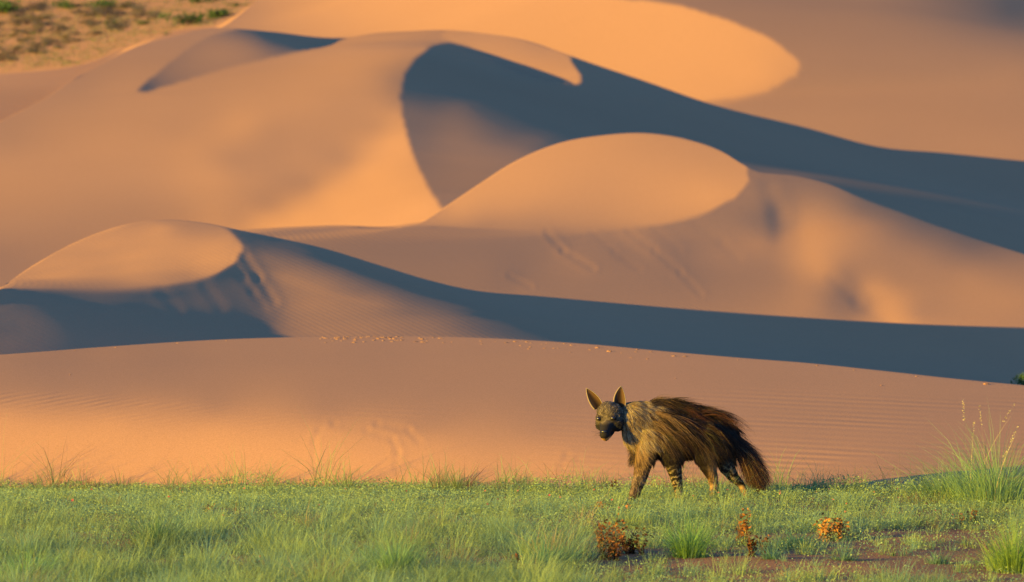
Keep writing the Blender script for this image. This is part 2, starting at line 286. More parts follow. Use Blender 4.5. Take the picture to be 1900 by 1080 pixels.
# ---------------------------------------------------------------- sand material
def sand_material(name,ripple_n,scale,strength,ripple_dist,mask_scale,grain=1.0,tone=1.0,mask=None,grain_scale=160,ripple2=None):
    m=mat(name,(.5,.28,.14)); nt=m.node_tree; N=nt.nodes; Lk=nt.links; b=N['Principled BSDF']
    tc=N.new('ShaderNodeNewGeometry'); pos=tc.outputs['Position']
    # colour: slow iron-oxide variation + grain
    n1=N.new('ShaderNodeTexNoise'); n1.inputs['Scale'].default_value=.12*grain_scale/160; n1.inputs['Detail'].default_value=5; Lk.new(pos,n1.inputs['Vector'])
    n2=N.new('ShaderNodeTexNoise'); n2.inputs['Scale'].default_value=grain_scale; n2.inputs['Detail'].default_value=3; Lk.new(pos,n2.inputs['Vector'])
    cr=N.new('ShaderNodeValToRGB'); cr.color_ramp.elements[0].position=.3; cr.color_ramp.elements[1].position=.7
    A=SAND_A; B=SAND_B
    cr.color_ramp.elements[0].color=(A[0]*tone,A[1]*tone,A[2]*tone,1); cr.color_ramp.elements[1].color=(B[0]*tone,B[1]*tone,B[2]*tone,1)
    Lk.new(n1.outputs['Fac'],cr.inputs['Fac'])
    mr=N.new('ShaderNodeMapRange'); mr.inputs['From Min'].default_value=.3; mr.inputs['From Max'].default_value=.7
    mr.inputs['To Min'].default_value=.88; mr.inputs['To Max'].default_value=1.12; Lk.new(n2.outputs['Fac'],mr.inputs['Value'])
    mx=N.new('ShaderNodeVectorMath'); mx.operation='SCALE'; Lk.new(cr.outputs['Color'],mx.inputs[0]); Lk.new(mr.outputs[0],mx.inputs['Scale'])
    Lk.new(mx.outputs[0],b.inputs['Base Color'])
    # ripples: bands along a fixed world direction, wobbling, patchy
    dot=N.new('ShaderNodeVectorMath'); dot.operation='DOT_PRODUCT'; dot.inputs[1].default_value=ripple_n; Lk.new(pos,dot.inputs[0])
    wob=N.new('ShaderNodeTexNoise'); wob.inputs['Scale'].default_value=mask_scale*2.2; wob.inputs['Detail'].default_value=2; Lk.new(pos,wob.inputs['Vector'])
    ad=N.new('ShaderNodeMath'); ad.operation='MULTIPLY_ADD'; Lk.new(wob.outputs['Fac'],ad.inputs[0]); ad.inputs[1].default_value=ripple_dist; Lk.new(dot.outputs['Value'],ad.inputs[2])
    ml=N.new('ShaderNodeMath'); ml.operation='MULTIPLY'; Lk.new(ad.outputs[0],ml.inputs[0]); ml.inputs[1].default_value=2*math.pi/scale
    sn=N.new('ShaderNodeMath'); sn.operation='SINE'; Lk.new(ml.outputs[0],sn.inputs[0])
    mk=N.new('ShaderNodeTexNoise'); mk.inputs['Scale'].default_value=mask_scale; mk.inputs['Detail'].default_value=2; Lk.new(pos,mk.inputs['Vector'])
    mk2=N.new('ShaderNodeMapRange'); mk2.inputs['From Min'].default_value=.38; mk2.inputs['From Max'].default_value=.6; Lk.new(mk.outputs['Fac'],mk2.inputs['Value'])
    mm=mk2.outputs[0]
    if mask is not None: # attribute mask carried by the mesh
        at=N.new('ShaderNodeAttribute'); at.attribute_name='tint'; sx=N.new('ShaderNodeSeparateColor'); Lk.new(at.outputs['Color'],sx.inputs[0])
        mu=N.new('ShaderNodeMath'); mu.operation='MULTIPLY'; Lk.new(mm,mu.inputs[0]); Lk.new(sx.outputs[0],mu.inputs[1]); mm=mu.outputs[0]
    m1=N.new('ShaderNodeMath'); m1.operation='MULTIPLY'; Lk.new(sn.outputs[0],m1.inputs[0]); Lk.new(mm,m1.inputs[1])
    m2=N.new('ShaderNodeMath'); m2.operation='MULTIPLY'; Lk.new(m1.outputs[0],m2.inputs[0]); m2.inputs[1].default_value=strength
    if mask is not None and ripple2 is not None:
        (rn2,sc2,st2)=ripple2
        d2=N.new('ShaderNodeVectorMath'); d2.operation='DOT_PRODUCT'; d2.inputs[1].default_value=rn2; Lk.new(pos,d2.inputs[0])
        a2=N.new('ShaderNodeMath'); a2.operation='MULTIPLY_ADD'; Lk.new(wob.outputs['Fac'],a2.inputs[0]); a2.inputs[1].default_value=.05; Lk.new(d2.outputs['Value'],a2.inputs[2])
        l2=N.new('ShaderNodeMath'); l2.operation='MULTIPLY'; Lk.new(a2.outputs[0],l2.inputs[0]); l2.inputs[1].default_value=2*math.pi/sc2
        s2=N.new('ShaderNodeMath'); s2.operation='SINE'; Lk.new(l2.outputs[0],s2.inputs[0])
        u2=N.new('ShaderNodeMath'); u2.operation='MULTIPLY'; Lk.new(s2.outputs[0],u2.inputs[0]); Lk.new(sx.outputs[1],u2.inputs[1])
        v2=N.new('ShaderNodeMath'); v2.operation='MULTIPLY_ADD'; Lk.new(u2.outputs[0],v2.inputs[0]); v2.inputs[1].default_value=st2; Lk.new(m2.outputs[0],v2.inputs[2]); m2=v2
    m3=N.new('ShaderNodeMath'); m3.operation='MULTIPLY_ADD'; Lk.new(n2.outputs['Fac'],m3.inputs[0]); m3.inputs[1].default_value=.0030*grain; Lk.new(m2.outputs[0],m3.inputs[2])
    bu=N.new('ShaderNodeBump'); bu.inputs['Strength'].default_value=1; bu.inputs['Distance'].default_value=1.0; Lk.new(m3.outputs[0],bu.inputs['Height'])
    Lk.new(bu.outputs[0],b.inputs['Normal'])
    return m
SAND_A=(.44,.232,.121); SAND_B=(.50,.264,.137)
# ripple_n, wavelength (m), height (m)
M_G=sand_material('near_dune_sand',(.05,.053,1),.042,.0024,.012,.5,grain=.5,mask=1,grain_scale=75,ripple2=((-.2,.05,1),.040,.0035))
M_S=sand_material('valley_dune_sand',(.42,.035,.9),.040,.0005,.02,.25,grain=.35,grain_scale=90)
M_N=sand_material('cap_dune_sand',(.42,.02,.9),.055,.0007,.035,.16,grain=.5,grain_scale=60)
M_M=sand_material('great_dune_sand',(.6,-.1,1.2),.22,.0,.1,.12,grain=.4,grain_scale=40)
M_B=sand_material('back_dune_sand',(.2,-.05,1.2),.4,.0,.2,.05,grain=.6,grain_scale=25)
M_F=sand_material('plain_sand',(.2,-.05,1.2),.6,.0,.3,.05,grain=14,tone=.86,grain_scale=4)
# ---------------------------------------------------------------- dunes as terrain sheets
SHEET={}
def dune_sheet(n,name,m):
    X,Y,T,R,w,sh=full(n)
    P=world(X,Y,w)
    def groove(poly,depth,width,lip=.5):
        for (x1,y1),(x2,y2) in zip(poly[:-1],poly[1:]):
            d=np.array([x2-x1,y2-y1],float); ln=d@d
            t=np.clip(((X-x1)*d[0]+(Y-y1)*d[1])/ln,0,1)
            r=np.hypot(X-x1-t*d[0],Y-y1-t*d[1])/width
            P[...,2]-=(.22 if n in 'NS' else 1)*depth*(np.exp(-r**2)-lip*np.exp(-(r-1.7)**2))*.5
    if n=='N':   # slide streaks on the slip face
        groove([(1015,432),(1045,465),(1100,498)],.022,6,.7); groove([(1098,430),(1140,466),(1185,500)],.010,6)
        groove([(1165,428),(1215,465),(1262,505),(1300,545)],.014,6,.7); groove([(1215,424),(1260,462)],.012,7); groove([(945,512),(985,532)],.016,5,.7)
        groove([(1290,412),(1340,450),(1370,480)],.010,9); groove([(1425,350),(1443,395),(1446,440)],.035,15,.4); groove([(1545,515),(1590,560),(1650,600)],.012,10,.9)
    if n=='S':
        groove([(455,478),(478,515),(508,560)],.030,8,.6); groove([(440,500),(470,540),(492,568)],.014,8,.5); groove([(300,540),(330,575)],.010,10); groove([(380,530),(410,570)],.012,10)
    if n=='G':   # an old track pressed into the near face
        groove([(583,868),(583,820),(592,797),(620,787)],.003,6)
        groove([(620,790),(680,798),(728,815),(738,838),(735,872)],.0035,6)
        groove([(618,783),(700,786),(758,798),(778,820)],.004,6)
        groove([(1040,870),(1052,845),(1075,850)],.003,6)
    SHEET[n]=(X,Y,P.copy())
    a=P[:,0]; tang=(P[:,0]-P[:,2]); tang/=np.linalg.norm(tang[:,1:],axis=1)[:,None]+1e-9
    sl=np.clip(tang[:,2]/np.maximum(tang[:,1],.05),-.3,.5)
    ker=np.exp(-(np.arange(-30,31)/12.)**2); ker/=ker.sum(); sl=np.convolve(np.pad(sl,30,'edge'),ker,'valid')
    k={'G':1,'S':1,'N':1.2,'M':1.6,'B':2,'F':3}[n]; back=[]
    for s in (.08,.2,.45,.9,1.6,2.6,4,6.5,11,18):
        z=sl*s*math.exp(-s/.8)-.5*max(0,s-.25)*(1-math.exp(-s/1.2))
        q=a.copy(); q[:,1]+=s*k; q[:,2]+=z*k; back.append(q)
    c=P[:,-1].copy(); c[:,2]-=.6; c[:,1]-=.3
    P=np.concatenate([np.stack(back[::-1],1),P,c[:,None]],1)
    # the dune runs on past the frame on both sides
    wing=np.geomspace(1,60,14)*(P[...,1].mean()/90.)
    lw=np.stack([P[0]+np.array([-d,.12*d,-.035*d]) for d in wing[::-1]]); rw=np.stack([P[-1]+np.array([d,.12*d,-.035*d]) for d in wing])
    P=np.concatenate(([] if n=='N' else [lw])+[P,rw],0)
    nx,nt=P.shape[:2]; idx=np.arange(nx*nt).reshape(nx,nt)
    f=np.stack([idx[:-1,:-1],idx[:-1,1:],idx[1:,1:],idx[1:,:-1]],-1).reshape(-1,4)
    cols=None
    if n=='G':
        XX=np.concatenate([np.repeat(X[:,:1],len(back),1),X,X[:,-1:]],1); YY=np.concatenate([np.repeat(Y[:,:1],len(back),1),Y,Y[:,-1:]],1)
        XX=np.pad(XX,((14,14),(0,0)),'edge'); YY=np.pad(YY,((14,14),(0,0)),'edge')
        mk=np.clip((YY-700-.02*(1900-XX))/40,0.12,1)*(np.clip((XX-1050)/400,.25,1.)); mk*=np.where(XX>1000,1,np.clip(((790-YY)/30),0,1))
        mk=np.clip(mk,0,1).reshape(-1)
        cy=744+.05*np.clip(XX,0,None); m2=np.exp(-((YY-cy)/16.)**2)*np.clip((520-XX)/300,0.,1)+.35*np.exp(-((YY-cy-14)/12.)**2)*np.clip((720-XX)/200,0,1)*np.clip(XX/300,0,1)
        cols=np.stack([mk,m2.reshape(-1),mk*0],1)
    o=mesh_np(name,P.reshape(-1,3),f,m,cols=cols); o['kind']='structure'
    return o
dune_sheet('F','far_plain',M_F)
dune_sheet('B','back_dunes',M_B)
dune_sheet('M','great_dune',M_M)
dune_sheet('N','cap_dune',M_N)
dune_sheet('S','valley_dune',M_S)
dune_sheet('G','near_dune',M_G)
print('dunes',time.time()-T0)
def on_sheet(n,px,py):
    X,Y,P=SHEET[n]; i=np.searchsorted(X[:,0],px)-1; f=(px-X[i,0])/(X[i+1,0]-X[i,0])
    q=[]
    for j in (i,i+1): q.append([np.interp(py,Y[j],P[j,:,c]) for c in range(3)])
    return np.array(q[0])*(1-f)+np.array(q[1])*f
# foot line of the near dune, seen at picture row ~907
_fx=[];_fy=[];_fz=[]
for px in range(-380,2300,40):
    p=on_sheet('G',px,915); _fx.append(p[0]);_fy.append(p[1]);_fz.append(p[2])
_fx,_fy,_fz=map(np.array,(_fx,_fy,_fz))
def foot(x): return np.interp(x,_fx,_fy),np.interp(x,_fx,_fz)
def ground_z(x,y,nz=True):
    x=np.asarray(x,float); y=np.asarray(y,float)
    fy,fz=foot(x)
    t=np.clip((y-38.5)/(fy-38.5),0,None)
    t1=np.minimum(t,1); z=fz*(t1*t1*(3-2*t1)*.35+t1*.65)
    z=z-np.maximum(0,y-fy-.1)*.25
    z=np.maximum(z,-2.5)
    z=z-np.clip((y-80)/60,0,1)*4
    near=np.clip((fy+.5-y)/1.,0,1)*np.exp(-((y-37)/16)**2)
    bump=.018*np.sin(x*1.7+y*.6)*np.sin(y*1.3-x*.4)+.012*np.sin(x*4.1+1)*np.sin(y*3.3+2)+.02*np.sin(x*.7+2)*np.sin(y*.9)
    return z+bump*near
# ---------------------------------------------------------------- ground: one sheet out to the horizon
xs=np.concatenate([-np.geomspace(4000,9,40),np.linspace(-8.5,8.5,171),np.geomspace(9,4000,40)])
ys=np.concatenate([[-3000,-600,-120,-30,-5,8,16,22],np.arange(26,46.5,.1),np.geomspace(47,6000,50)])
XX,YY=np.meshgrid(xs,ys,indexing='ij'); ZZ=ground_z(XX,YY)
idx=np.arange(XX.size).reshape(XX.shape)
f=np.stack([idx[:-1,:-1],idx[1:,:-1],idx[1:,1:],idx[:-1,1:]],-1).reshape(-1,4)
M_ground=sand_material('meadow_soil',(.3,-1,.2),.12,.0,.05,.6,grain=3.0,tone=.62,grain_scale=60)
g=mesh_np('ground',np.stack([XX,YY,ZZ],-1).reshape(-1,3),f,M_ground); g['kind']='structure'

# ---------------------------------------------------------------- plants
def leaf_material(name,trans=.35,rough=.6):
    m=bpy.data.materials.new(name); m.use_nodes=True; nt=m.node_tree; N=nt.nodes; Lk=nt.links; b=N['Principled BSDF']
    b.inputs['Roughness'].default_value=rough; b.inputs['Specular IOR Level'].default_value=.15
    at=N.new('ShaderNodeAttribute'); at.attribute_name='tint'
    Lk.new(at.outputs['Color'],b.inputs['Base Color'])
    if trans>0:
        tr=N.new('ShaderNodeBsdfTranslucent'); mx=N.new('ShaderNodeMixShader'); mx.inputs[0].default_value=trans
        Lk.new(at.outputs['Color'],tr.inputs['Color']); Lk.new(b.outputs[0],mx.inputs[1]); Lk.new(tr.outputs[0],mx.inputs[2])
        Lk.new(mx.outputs[0],N['Material Output'].inputs['Surface'])
    return m
M_leaf=leaf_material('green_leaf',.5); M_dry=leaf_material('dry_leaf',.15,.9)
def blades(rng,base,h,ang,lean,width,col,droop=.0,colj=.12,curlside=None,tipcol=None,levels=3):
    """tapered curved grass blades; arrays of length n -> V,F(tri),C"""
    n=len(base); d=np.stack([np.cos(ang),np.sin(ang),np.zeros(n)],1)
    wa=rng.uniform(0,math.pi,n); wd=np.stack([np.cos(wa),np.sin(wa),np.zeros(n)],1)
    side=np.stack([-np.sin(ang),np.cos(ang),np.zeros(n)],1)
    if curlside is None: curlside=rng.normal(0,.12,n)
    V=np.zeros((n,2*levels+1,3),np.float32); C=np.zeros((n,2*levels+1,3),np.float32)
    tone=1+rng.normal(0,colj,(n,1)); c0=col*np.clip(tone,.4,1.7)
    for k in range(levels+1):
        s=k/levels
        hor=lean*s**1.6; up=s*(1-.25*lean*s)-droop*np.maximum(0,s-.45)**2*2.2
        p=base+h[:,None]*(d*hor[:,None]+side*(curlside*s*s)[:,None]); p[:,2]+=h*up
        w=(width*(1-s**1.5)*.5)[:,None]*wd
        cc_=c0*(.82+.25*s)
        if tipcol is not None: cc_=c0*(1-s**2)+tipcol*s**2
        if k<levels: V[:,2*k]=p-w; V[:,2*k+1]=p+w; C[:,2*k]=cc_; C[:,2*k+1]=cc_
        else: V[:,2*k]=p; C[:,2*k]=cc_
    T=[]
    for k in range(levels-1): a=2*k; T+=[(a,a+1,a+3),(a,a+3,a+2)]
    a=2*(levels-1); T+=[(a,a+1,a+2)]
    T=np.array(T); off=(np.arange(n)*(2*levels+1))[:,None,None]
    return V.reshape(-1,3),(T[None]+off).reshape(-1,3),np.clip(C,0,1).reshape(-1,3)
def leaflets(rng,P,size,col,colj=.15,aspect=.55):
    n=len(P)
    a=rng.normal(size=(n,3)); a[:,2]*=.5; a/=np.linalg.norm(a,axis=1)[:,None]
    b=rng.normal(size=(n,3)); b-=a*(a*b).sum(1)[:,None]; b/=np.linalg.norm(b,axis=1)[:,None]
    s=size[:,None]; V=np.stack([P-a*s*.5,P+b*s*aspect*.5,P+a*s*.5,P-b*s*aspect*.5],1)
    F_=(np.array([[0,1,2],[0,2,3]])[None]+(np.arange(n)*4)[:,None,None]).reshape(-1,3)
    c=np.clip(col*(1+rng.normal(0,colj,(n,1))),0,1); return V.reshape(-1,3),F_,np.repeat(c,4,0)
def join(parts):
    V=[];F_=[];C=[];o=0
    for v,f,c in parts: V.append(v);F_.append(f+o);C.append(c);o+=len(v)
    return np.concatenate(V),np.concatenate(F_),np.concatenate(C)
def to_px(P):
    d=P-np.array([0,0,CAMH]); z=d@FW
    return 950+F*(d@RT)/z, 540-F*(d@UP)/z
def ground_at(px,py):
    d=ray(px,py); y=30.
    for _ in range(40):
        y2=y; q=np.array([0,0,CAMH])+d*(y/d[1]); z=float(ground_z(q[0],y)); y=y+(q[2]-z)/max(.02,(-d[2]/d[1]))*.7
    q=np.array([0,0,CAMH])+d*(y/d[1]); return np.array([q[0],y,float(ground_z(q[0],y))])
G_YEL=np.array([.33,.42,.12]); G_MID=np.array([.32,.43,.14]); G_BLUE=np.array([.25,.39,.19])
BARE=[(1500,1048,330,20),(1720,996,150,12),(1300,1036,150,12),(1190,1030,110,14),(930,1046,85,16),(250,1050,90,14),(410,1042,60,9),(1830,1032,150,14),(1440,1000,110,9),(1140,1052,66,15),(1395,1042,52,12),(1552,1018,52,12),(1780,1068,160,12),(1350,1075,150,9),(700,1012,60,6)]
def bare(px,py):
    r=np.zeros(len(px))
    for (cx,cy,a,b) in BARE: r=np.maximum(r,1-(((px-cx)/a)**2+((py-cy)/b)**2))
    return np.clip(r*2.6,0,1)*.94
def patch(x,y,s,seed):
    return (np.sin(x*s*1.3+seed)*np.sin(y*s*.9+seed*2.1)+np.sin(x*s*2.7+seed*3.3+y*s)*.6+np.sin(y*s*2.1-x*s*.7+seed*5)*.5)/2.1
rng=np.random.default_rng(11)
def meadow_points(n,dens=None,y0=30.5,extra=.25):
    y=y0+(1-rng.random(n)**1.1)*(46.3-y0); half=y*.1003+.6; x=rng.uniform(-1,1,n)*half
    fy,_=foot(x); m=y<fy+extra; x,y=x[m],y[m]
    P=np.stack([x,y,ground_z(x,y)],1); px,py=to_px(P); b=bare(px,py)
    m=rng.random(len(x))>b*.97; return P[m]
# low leafy ground cover
P=meadow_points(420000); 
ht=.055+.05*(patch(P[:,0],P[:,1],2.3,1.)+1)*.5+.03*patch(P[:,0],P[:,1],7,2.)
Q=P.copy(); Q[:,2]+=np.maximum(.01,ht)*rng.random(len(P))**.6
pc=patch(P[:,0],P[:,1],3.1,4.)[:,None]+rng.normal(0,.35,(len(P),1))
col=np.where(pc>.62,G_YEL,np.where(pc>-.35,G_MID,G_BLUE))*1.0
far=np.clip((P[:,1]-34)/4,.3,1)
keep=rng.random(len(P))<far; Q,col=Q[keep],col[keep]
v,f,c=leaflets(rng,Q,rng.uniform(.009,.019,len(Q)),col*.95,.28)
x=rng.uniform(-5.2,5.2,26000); fy_,_=foot(x); e=(np.sin(x*2.3)+np.sin(x*5.1+1)*.6+np.sin(x*11.7+2)*.4)*.5
fr_=-rng.exponential(.28,len(x))*(1+.7*e)+.12*(e>.2)*rng.random(len(x)); y=fy_-.15-fr_*-1
E_=np.stack([x,y,ground_z(x,y)+.01+.11*rng.random(len(x))**1.6*(1+.9*e)],1)
v2,f2,c2=leaflets(rng,E_,rng.uniform(.010,.022,len(E_)),np.where(rng.random((len(E_),1))>.4,G_YEL,G_MID),.25)
v,f,c=join([(v,f,c),(v2,f2,c2)])
o=mesh_np('ground_cover',v,f,M_leaf,cols=c,smooth=False); tag(o,'low leafy green herbs carpeting the meadow floor','ground cover',kind='stuff')
# grass clumps
C0=meadow_points(5200)
cp_x,cp_y=to_px(C0); 
near=np.clip((41-C0[:,1])/7,0,1)
size=rng.gamma(2.6,.36,len(C0))*(.42+.8*near); size*=1+.7*np.clip(patch(C0[:,0],C0[:,1],2.6,3.),-.8,1)*near; size*=1+.5*np.exp(-(((cp_x-1270)/170)**2+((cp_y-938)/16)**2)); size*=1-.5*np.clip((cp_x-1000)/150,0,1)*np.clip((cp_y-985)/20,0,1); size=np.clip(size,.2,2.6)
parts=[]
nb=(14+34*size*(.35+near)).astype(int)
rep=np.repeat(np.arange(len(C0)),nb); n=len(rep)
ang=rng.uniform(0,2*math.pi,n); rad=np.abs(rng.normal(0,.035,n))*(.6+size[rep])
B=C0[rep].copy(); B[:,0]+=np.cos(ang)*rad; B[:,1]+=np.sin(ang)*rad; B[:,2]=ground_z(B[:,0],B[:,1])-.005
h=(.06+.10*size[rep])*rng.uniform(.4,1.15,n)*np.where(rng.random(n)<.05,1.7,1)
lean=np.abs(rng.normal(.45,.33,n))+rad*2
wind=.22
ang2=np.arctan2(np.sin(ang)*lean, np.cos(ang)*lean+wind)
ck=rng.random(len(C0))+.25*patch(C0[:,0],C0[:,1],1.1,7.)
straw_=rng.random(len(C0))<.035; cc0=np.where(straw_[:,None],np.array([.40,.30,.13]),np.where(ck[:,None]>.72,G_YEL,np.where(ck[:,None]>.30,G_MID,G_BLUE)))*(1+rng.normal(0,.16,(len(C0),1)))
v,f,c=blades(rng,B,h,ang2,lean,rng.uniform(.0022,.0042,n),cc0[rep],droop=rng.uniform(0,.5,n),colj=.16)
m_=300; cx=rng.uniform(-4.9,4.9,m_); cyy,_=foot(cx); cyy=cyy-rng.exponential(.35,m_)+.12; rp=np.repeat(np.arange(m_),rng.integers(4,26,m_)); k_=len(rp)
B2=np.stack([cx[rp]+rng.normal(0,.05,k_),cyy[rp]+rng.normal(0,.05,k_),np.zeros(k_)],1); B2[:,2]=ground_z(B2[:,0],B2[:,1])
hs=rng.gamma(3,.075,m_)+.07; straw=rng.random(m_)<.14
c3=np.where(straw[rp][:,None],np.array([.24,.17,.08]),np.array([.27,.36,.12]))
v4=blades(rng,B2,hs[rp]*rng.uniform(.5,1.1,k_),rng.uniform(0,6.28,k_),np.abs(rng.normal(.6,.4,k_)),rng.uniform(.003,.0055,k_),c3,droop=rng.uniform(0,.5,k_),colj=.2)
v,f,c=join([(v,f,c),v4])
o=mesh_np('meadow_grass',v,f,M_leaf,cols=c,smooth=False); tag(o,'fine green and blue-green grass covering the meadow','grass',kind='stuff')
print('meadow blades',n,time.time()-T0)
# single tufts one can tell apart
def tuft(label,px,py,hpx,n,spread=.06,lean=.5,col=G_MID,width=.0035,name='grass_tuft',colj=.15,droop=.3,wind=0.,tip=None,heads=0,headcol=(.45,.37,.20),back=False):
    p=ground_at(px,max(py,919)); k=math.cos(PITCH)*F/p[1]; H=hpx/k*1.28; width=width*1.45
    r=np.random.default_rng(int(px*7+py)); n=int(n)
    a=r.uniform(0,2*math.pi,n); rd=np.abs(r.normal(0,spread,n))
    B=np.zeros((n,3)); B[:,0]=np.cos(a)*rd; B[:,1]=np.sin(a)*rd; B[:,2]=-.02
    ln=np.abs(r.normal(lean,lean*.6,n))+rd*1.5
    a2=np.arctan2(np.sin(a)*ln,np.cos(a)*ln+wind); hh=H*r.uniform(.35,1.05,n)*(1-.15*np.clip(ln,0,2))
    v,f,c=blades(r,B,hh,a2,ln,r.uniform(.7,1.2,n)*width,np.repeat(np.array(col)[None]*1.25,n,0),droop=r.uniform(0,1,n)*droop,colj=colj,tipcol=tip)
    o=mesh_np(name,v,f,M_leaf,cols=c,smooth=False); o.location=p; tag(o,label,'grass')
    for i in range(heads):
        az=r.uniform(0,2*math.pi); tilt=r.uniform(.05,.45); hh=H*r.uniform(.68,.90)
        st=[]; nlev=9
        base=np.array([r.normal(0,spread),r.normal(0,spread),0])
        def pos(s): return base+np.array([math.cos(az)*tilt*s**1.7*hh,math.sin(az)*tilt*s**1.7*hh,hh*s*(1-.12*tilt*s)])
        sv,sf,sc=blades(r,base[None].copy(),np.array([hh*.97]),np.array([az]),np.array([tilt]),np.array([.007]),np.array([headcol])*.8,curlside=np.zeros(1),levels=6)
        ss=r.uniform(.8,1.0,60); Pp=np.array([pos(s) for s in ss])+r.normal(0,.0045,(60,3))
        lv=leaflets(r,Pp,r.uniform(.010,.018,60),np.array([headcol]),.2,.35)
        v,f,c=join([(sv,sf,sc),lv]); mesh_np('seed_head',v,f,M_dry,parent=o,cols=c,smooth=False)
    return o
tuft('tallest bright green grass tuft, with pale seed heads, at the right edge',1850,938,172,620,.24,.55,(.21,.32,.10),.0032,heads=5,colj=.2)
tuft('airy bush of fine upright green stems just left of the seed-headed tuft',1790,930,118,300,.13,.55,(.19,.31,.10),.003,heads=1,colj=.25)
tuft('wide low tuft beside the tall seed-headed grass, leaning left over the sand',1745,925,78,420,.12,.9,(.15,.25,.085),.004)
tuft('sparse tuft with tall dark stems in front of the orange dune face',848,903,62,120,.06,.5,(.13,.17,.05),.0035)
tuft('fan of long purple-brown stems leaning far right over the orange sand',862,902,84,46,.04,.75,(.17,.10,.07),.0035,wind=1.4,droop=.1)
tuft('thin tuft of green stems just left of the face of the animal',1005,902,66,60,.07,.6,(.16,.22,.06),.0034)
tuft('dark reddish-green tuft standing above the meadow edge at the far left',230,906,58,80,.08,.6,(.14,.15,.06),.0036)
tuft('small feathery tuft against the orange face, between the two dark tufts on the left',320,905,40,160,.06,.6,(.24,.22,.10),.003)
tuft('loose tuft at the meadow edge below the old track in the sand',560,905,48,90,.14,.8,(.16,.23,.06),.0034)
tuft('short upright tuft under the track in the orange face',645,904,58,40,.06,.35,(.15,.20,.06),.0033)
tuft('bushy tuft at the meadow edge behind the tail of the animal',1475,900,42,170,.14,.7,(.15,.24,.07),.0035)
tuft('tuft with dark twiggy stems on the sand between the animal and the tall tuft',1578,902,62,150,.12,.65,(.15,.21,.08),.0035)
tuft('pair of dark wiry stems lying over the sand right of centre',1650,893,34,34,.10,1.5,(.13,.10,.08),.0032)
tuft('big light green tuft in the foreground below the animal',1278,1034,92,520,.07,.62,(.17,.30,.07),.004)
tuft('dark green tuft of broad blades in the left foreground',290,1018,82,420,.09,.7,(.09,.17,.06),.0042)
tuft('radiating blue-green tuft on bare soil in the right foreground',1432,1037,44,240,.03,1.3,(.12,.23,.12),.0036)
tuft('star-shaped pale tuft in front of the crumpled dry plant',1567,1040,46,230,.04,1.3,(.16,.26,.12),.0036)
tuft('dark tuft sitting on bare sand at the lower right',1742,1046,42,200,.03,1.2,(.10,.20,.09),.0036)
tuft('rounded blue-green tuft beside the twisted dry stalk',1480,1018,52,380,.09,.6,(.09,.20,.11),.0036)
tuft('bright yellow-green tuft at the lower right corner',1880,1062,110,620,.09,.55,(.22,.33,.06),.004)
tuft('tall pale tuft in the middle foreground',735,1072,96,460,.08,.5,(.17,.29,.10),.004)
tuft('blurred bright tuft at the bottom left corner',50,1082,80,420,.10,.6,(.17,.30,.08),.004)
tuft('arching blue-green tuft left of the rusty dead plant',1010,1055,70,420,.09,.7,(.12,.25,.11),.0038)
# dead rusty plants
def dead_plant(label,px,py,wpx,hpx,n,col=(.42,.17,.045),curl=.5,size=.03):
    p=ground_at(px,max(py,919)); k=F/p[1]; W=wpx/k*1.15; H=hpx/k*1.3; n=int(n*1.25); col=np.array(col)*.66; size=size*1.0; r=np.random.default_rng(int(px+py*3)); parts=[]
    ns=max(4,n//14)
    for i in range(ns):
        bx=np.array([r.uniform(-.5,.5)*W*.8,r.uniform(-.3,.3)*W,-.01]); top=bx+np.array([r.normal(0,.12)*W,r.normal(0,.1)*W,H*r.uniform(.45,1.0)])
        m=14; s=np.sort(r.random(m*4)); Pp=bx+(top-bx)*s[:,None]+r.normal(0,.012,(m*4,3))*(1+curl*s[:,None])
        parts.append(leaflets(r,Pp,r.uniform(.5,1.3,m*4)*size,np.repeat(np.array([col])*r.uniform(.5,1.25),m*4,0),.35,.5))
        m2=5; bb=np.repeat(bx[None],m2,0)+r.normal(0,.006,(m2,3)); hh=np.full(m2,top[2]-bx[2])*r.uniform(.7,1.1,m2)
        parts.append(blades(r,bb,hh,np.full(m2,r.uniform(0,6.3)),np.abs(r.normal(.15,.1,m2)),np.full(m2,.009),np.repeat(np.array([col])*.7,m2,0),levels=4))
    v,f,c=join(parts); o=mesh_np('dead_plant',v,f,M_dry,cols=c,smooth=False); o.location=p; tag(o,label,'dry plant'); return o
dead_plant('broad rusty-brown dead plant with spiky upright stalks below the head of the animal',1128,1038,55,66,110)
dead_plant('darker low half of a dead plant, right beside the spiky rusty one',1172,1028,42,42,70,(.24,.11,.04))
dead_plant('single twisted orange-brown dry stalk below the hind legs of the animal',1379,1010,14,54,50,(.55,.22,.045))
dead_plant('dark brown scraggly dead plant on bare soil, just right of the twisted stalk',1408,1032,34,44,50,(.22,.09,.03))
dead_plant('crumpled ball of golden-brown dry leaves on the ground right of centre foreground',1545,1004,44,34,110,(.52,.24,.06),1.5,.034)
dead_plant('small rust-coloured dead plant near the right edge',1796,972,30,20,40,(.42,.19,.06))
dead_plant('dark dry sprig at the meadow edge under the chin of the animal',1137,907,40,24,50,(.26,.12,.04))
dead_plant('little brown dry sprig in the herbs left of the front paw of the animal',1128,950,30,16,24,(.40,.18,.06))
dead_plant('tiny reddish dry stalk in the centre foreground',957,1062,12,26,20,(.42,.13,.06))
dead_plant('small withered brown leaves in the green herbs at left of centre',382,960,18,20,20,(.34,.14,.05))
dead_plant('low red-brown withered patch in the left foreground herbs',488,1062,14,16,16,(.50,.18,.06))
dead_plant('faint dry sprig lying beside the small rusty plant under the open herbs',1160,957,16,16,16,(.40,.16,.06))
